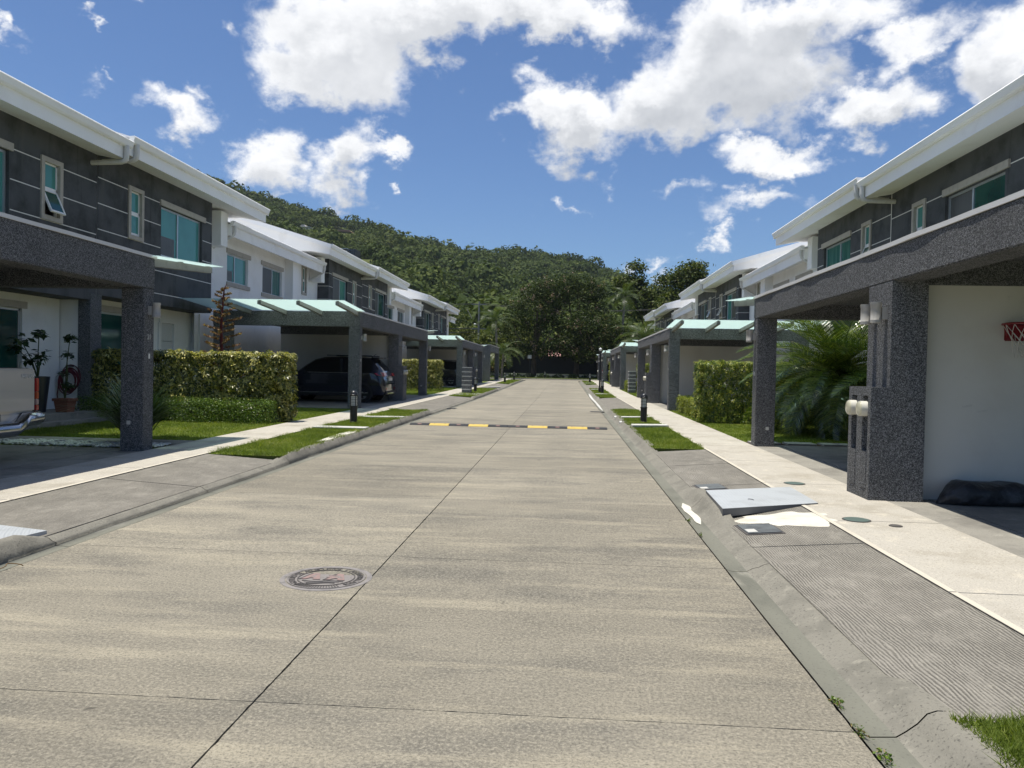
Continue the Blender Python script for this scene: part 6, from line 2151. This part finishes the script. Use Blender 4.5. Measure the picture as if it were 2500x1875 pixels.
HH = [(1208, 0), ]
nt_ = 5200
a = rng.uniform(RA[3], R(11), nt_)
r_ = np.sqrt(rng.uniform(165 ** 2, (RD + 8) ** 2, nt_))
keep = np.interp(a, RA, RZ) > 6
keep &= (np.sin(a * 61 + r_ * .031) * np.sin(r_ * .047 - a * 37) < .86)
a, r_ = a[keep], r_[keep]
house_spots = []
for (u, v) in ((740, 566), (842, 570), (850, 632)):
    d = pix_dir(u, v)
    ha = math.atan2(d.x, d.y)
    slope_ = d.z / math.hypot(d.x, d.y)
    rr = 150.0
    while rr < RD - 10 and H + slope_ * rr > float(hill_z(np.array(ha), np.array(rr))):
        rr += 1.0
    house_spots.append((ha, rr))
for (ha, hr_) in house_spots:
    keep = ~((np.abs(a - ha) * hr_ < 11) & (r_ > hr_ - 60) & (r_ < hr_ + 10))
    a, r_ = a[keep], r_[keep]
nt_ = len(a)
rad = rng.uniform(2.4, 6.4, nt_) * np.where(rng.uniform(0, 1, nt_) > .92, 1.5, 1)
cz = hill_z(a, np.minimum(r_, RD)) + rad * .75
C = np.stack([np.sin(a) * r_, np.cos(a) * r_, cz], 1)
KQ = 120
d = rng.normal(0, 1, (nt_, KQ, 3)); d /= np.linalg.norm(d, axis=2, keepdims=True)
d[..., 2] = np.abs(d[..., 2]) * 1.15 - .3
lump = 1 + .22 * np.sin(d[..., 0:1] * 5 + C[:, None, 0:1]) * np.sin(d[..., 1:2] * 6 + C[:, None, 1:2])
P = C[:, None, :] + d * rad[:, None, None] * np.array([1, 1, .82]) * rng.uniform(.72, 1.02, (nt_, KQ, 1)) * lump
N = d * 1.0 + np.array([0, 0, .2]) + rng.normal(0, .30, d.shape)
V, F = leaf_quads(P.reshape(-1, 3), N.reshape(-1, 3), np.repeat(rad, KQ) * .27 * rng.uniform(.7, 1.3, nt_ * KQ), .75)
tag(fast_mesh('hillside_forest', V, F, L['hill']), 'dense green forest covering the hillside', 'forest', kind='stuff')


def hill_house(label, idx, kind_):
    ha, hr_ = house_spots[idx]
    x, y = math.sin(ha) * hr_, math.cos(ha) * hr_
    d = pix_dir(*[(740, 560), (842, 566), (850, 622)][idx])
    z = H + d.z * hr_ / math.hypot(d.x, d.y)
    t = thing('hillside_house', label, 'house', (x, y, z), 'houses on the hillside')
    s = hr_ / FPX          # metres per photo pixel out there
    if kind_ == 0:
        MB().box(x - 12 * s, x + 13 * s, y, y + 8, z - 5, z + 6 * s).build('wall', M['hill_house'], t)
        MB().extrude([(x - 8 * s, z + 6 * s), (x + 6 * s, z + 6 * s), (x + 3 * s, z + 11 * s), (x - 3 * s, z + 11 * s)], y - .5, y + 8.5, lambda p, q: (p[0], q, p[1])).build('gable', M['hill_house'], t)
        MB().box(x - 13.5 * s, x + 15 * s, y - .8, y + 8.8, z + 5.6 * s, z + 6.6 * s).build('roof_edge', M['cap'], t)
        for k in range(4):
            MB().box(x + (-10 + k * 6) * s, x + (-7 + k * 6) * s, y - .12, y + .1, z - 2 * s, z + 3 * s).build('window', M['hill_dark'], t)
        MB().box(x - 34 * s, x - 12.2 * s, y + 1, y + 7, z - 4, z + 1.5 * s).build('terrace', M['hill_dark'], t)
    elif kind_ == 1:
        MB().box(x - 14 * s, x + 14 * s, y, y + 8, z - 5, z + 1 * s).build('wall', M['hill_dark'], t)
        MB().extrude([(x - 18 * s, z + 1 * s), (x + 17 * s, z - 1 * s), (x + 12 * s, z + 3.2 * s), (x - 14 * s, z + 5 * s)], y - 1.5, y + 9, lambda p, q: (p[0], q, p[1])).build('roof', M['hill_roof'], t)
    else:
        for k in range(4):
            z0 = z - 12 * s + k * 6.5 * s
            MB().box(x - 20 * s, x - 3 * s, y, y + 9, z0, z0 + 2.2 * s).build('balcony', M['cap'], t)
            MB().box(x - 19 * s, x - 3 * s, y + .8, y + 9, z0 + 2.25 * s, z0 + 6.4 * s).build('recess_glass', M['hill_dark'], t)
            MB().box(x - 2.8 * s, x + 17 * s, y + .4, y + 9, z0, z0 + 6.3 * s).build('storey', M['hill_dark'], t)
            for j in range(3):
                MB().box(x + (0 + 5.5 * j) * s, x + (4 + 5.5 * j) * s, y + .2, y + .39, z0 + 1.2 * s, z0 + 5 * s).build('window', M['car_glass'], t)
        MB().box(x - 20.5 * s, x - 2 * s, y - .2, y + 9.2, z + 14.1 * s, z + 15.5 * s).build('roof_slab', M['cap'], t)


hill_house('pale house with a gable on the wooded hillside', 0, 0)
hill_house('brown-roofed low house on the wooded hillside', 1, 1)
hill_house('dark modern building with stacked balconies on the hillside', 2, 2)


# ------------------------------------------------------------------ thin midday haze over the whole valley
hz_top = float(max(ZZ.max(), P[..., 2].max())) + 12
hz = MB().box(-900, 700, -95, 900, -1.5, hz_top).build('haze', None)
hm = bpy.data.materials.new('haze_air'); hm.use_nodes = True
t = NT(hm.node_tree)
pv_ = t.n('ShaderNodeVolumePrincipled')
pv_.inputs['Color'].default_value = (.80, .88, 1.0, 1)
pv_.inputs['Density'].default_value = .00008
pv_.inputs['Anisotropy'].default_value = .2
t.n('ShaderNodeOutputMaterial', i_Volume=pv_.outputs[0])
hz.data.materials.append(hm)
tag(hz, 'thin pale haze over the street and the hill', 'haze', kind='stuff')
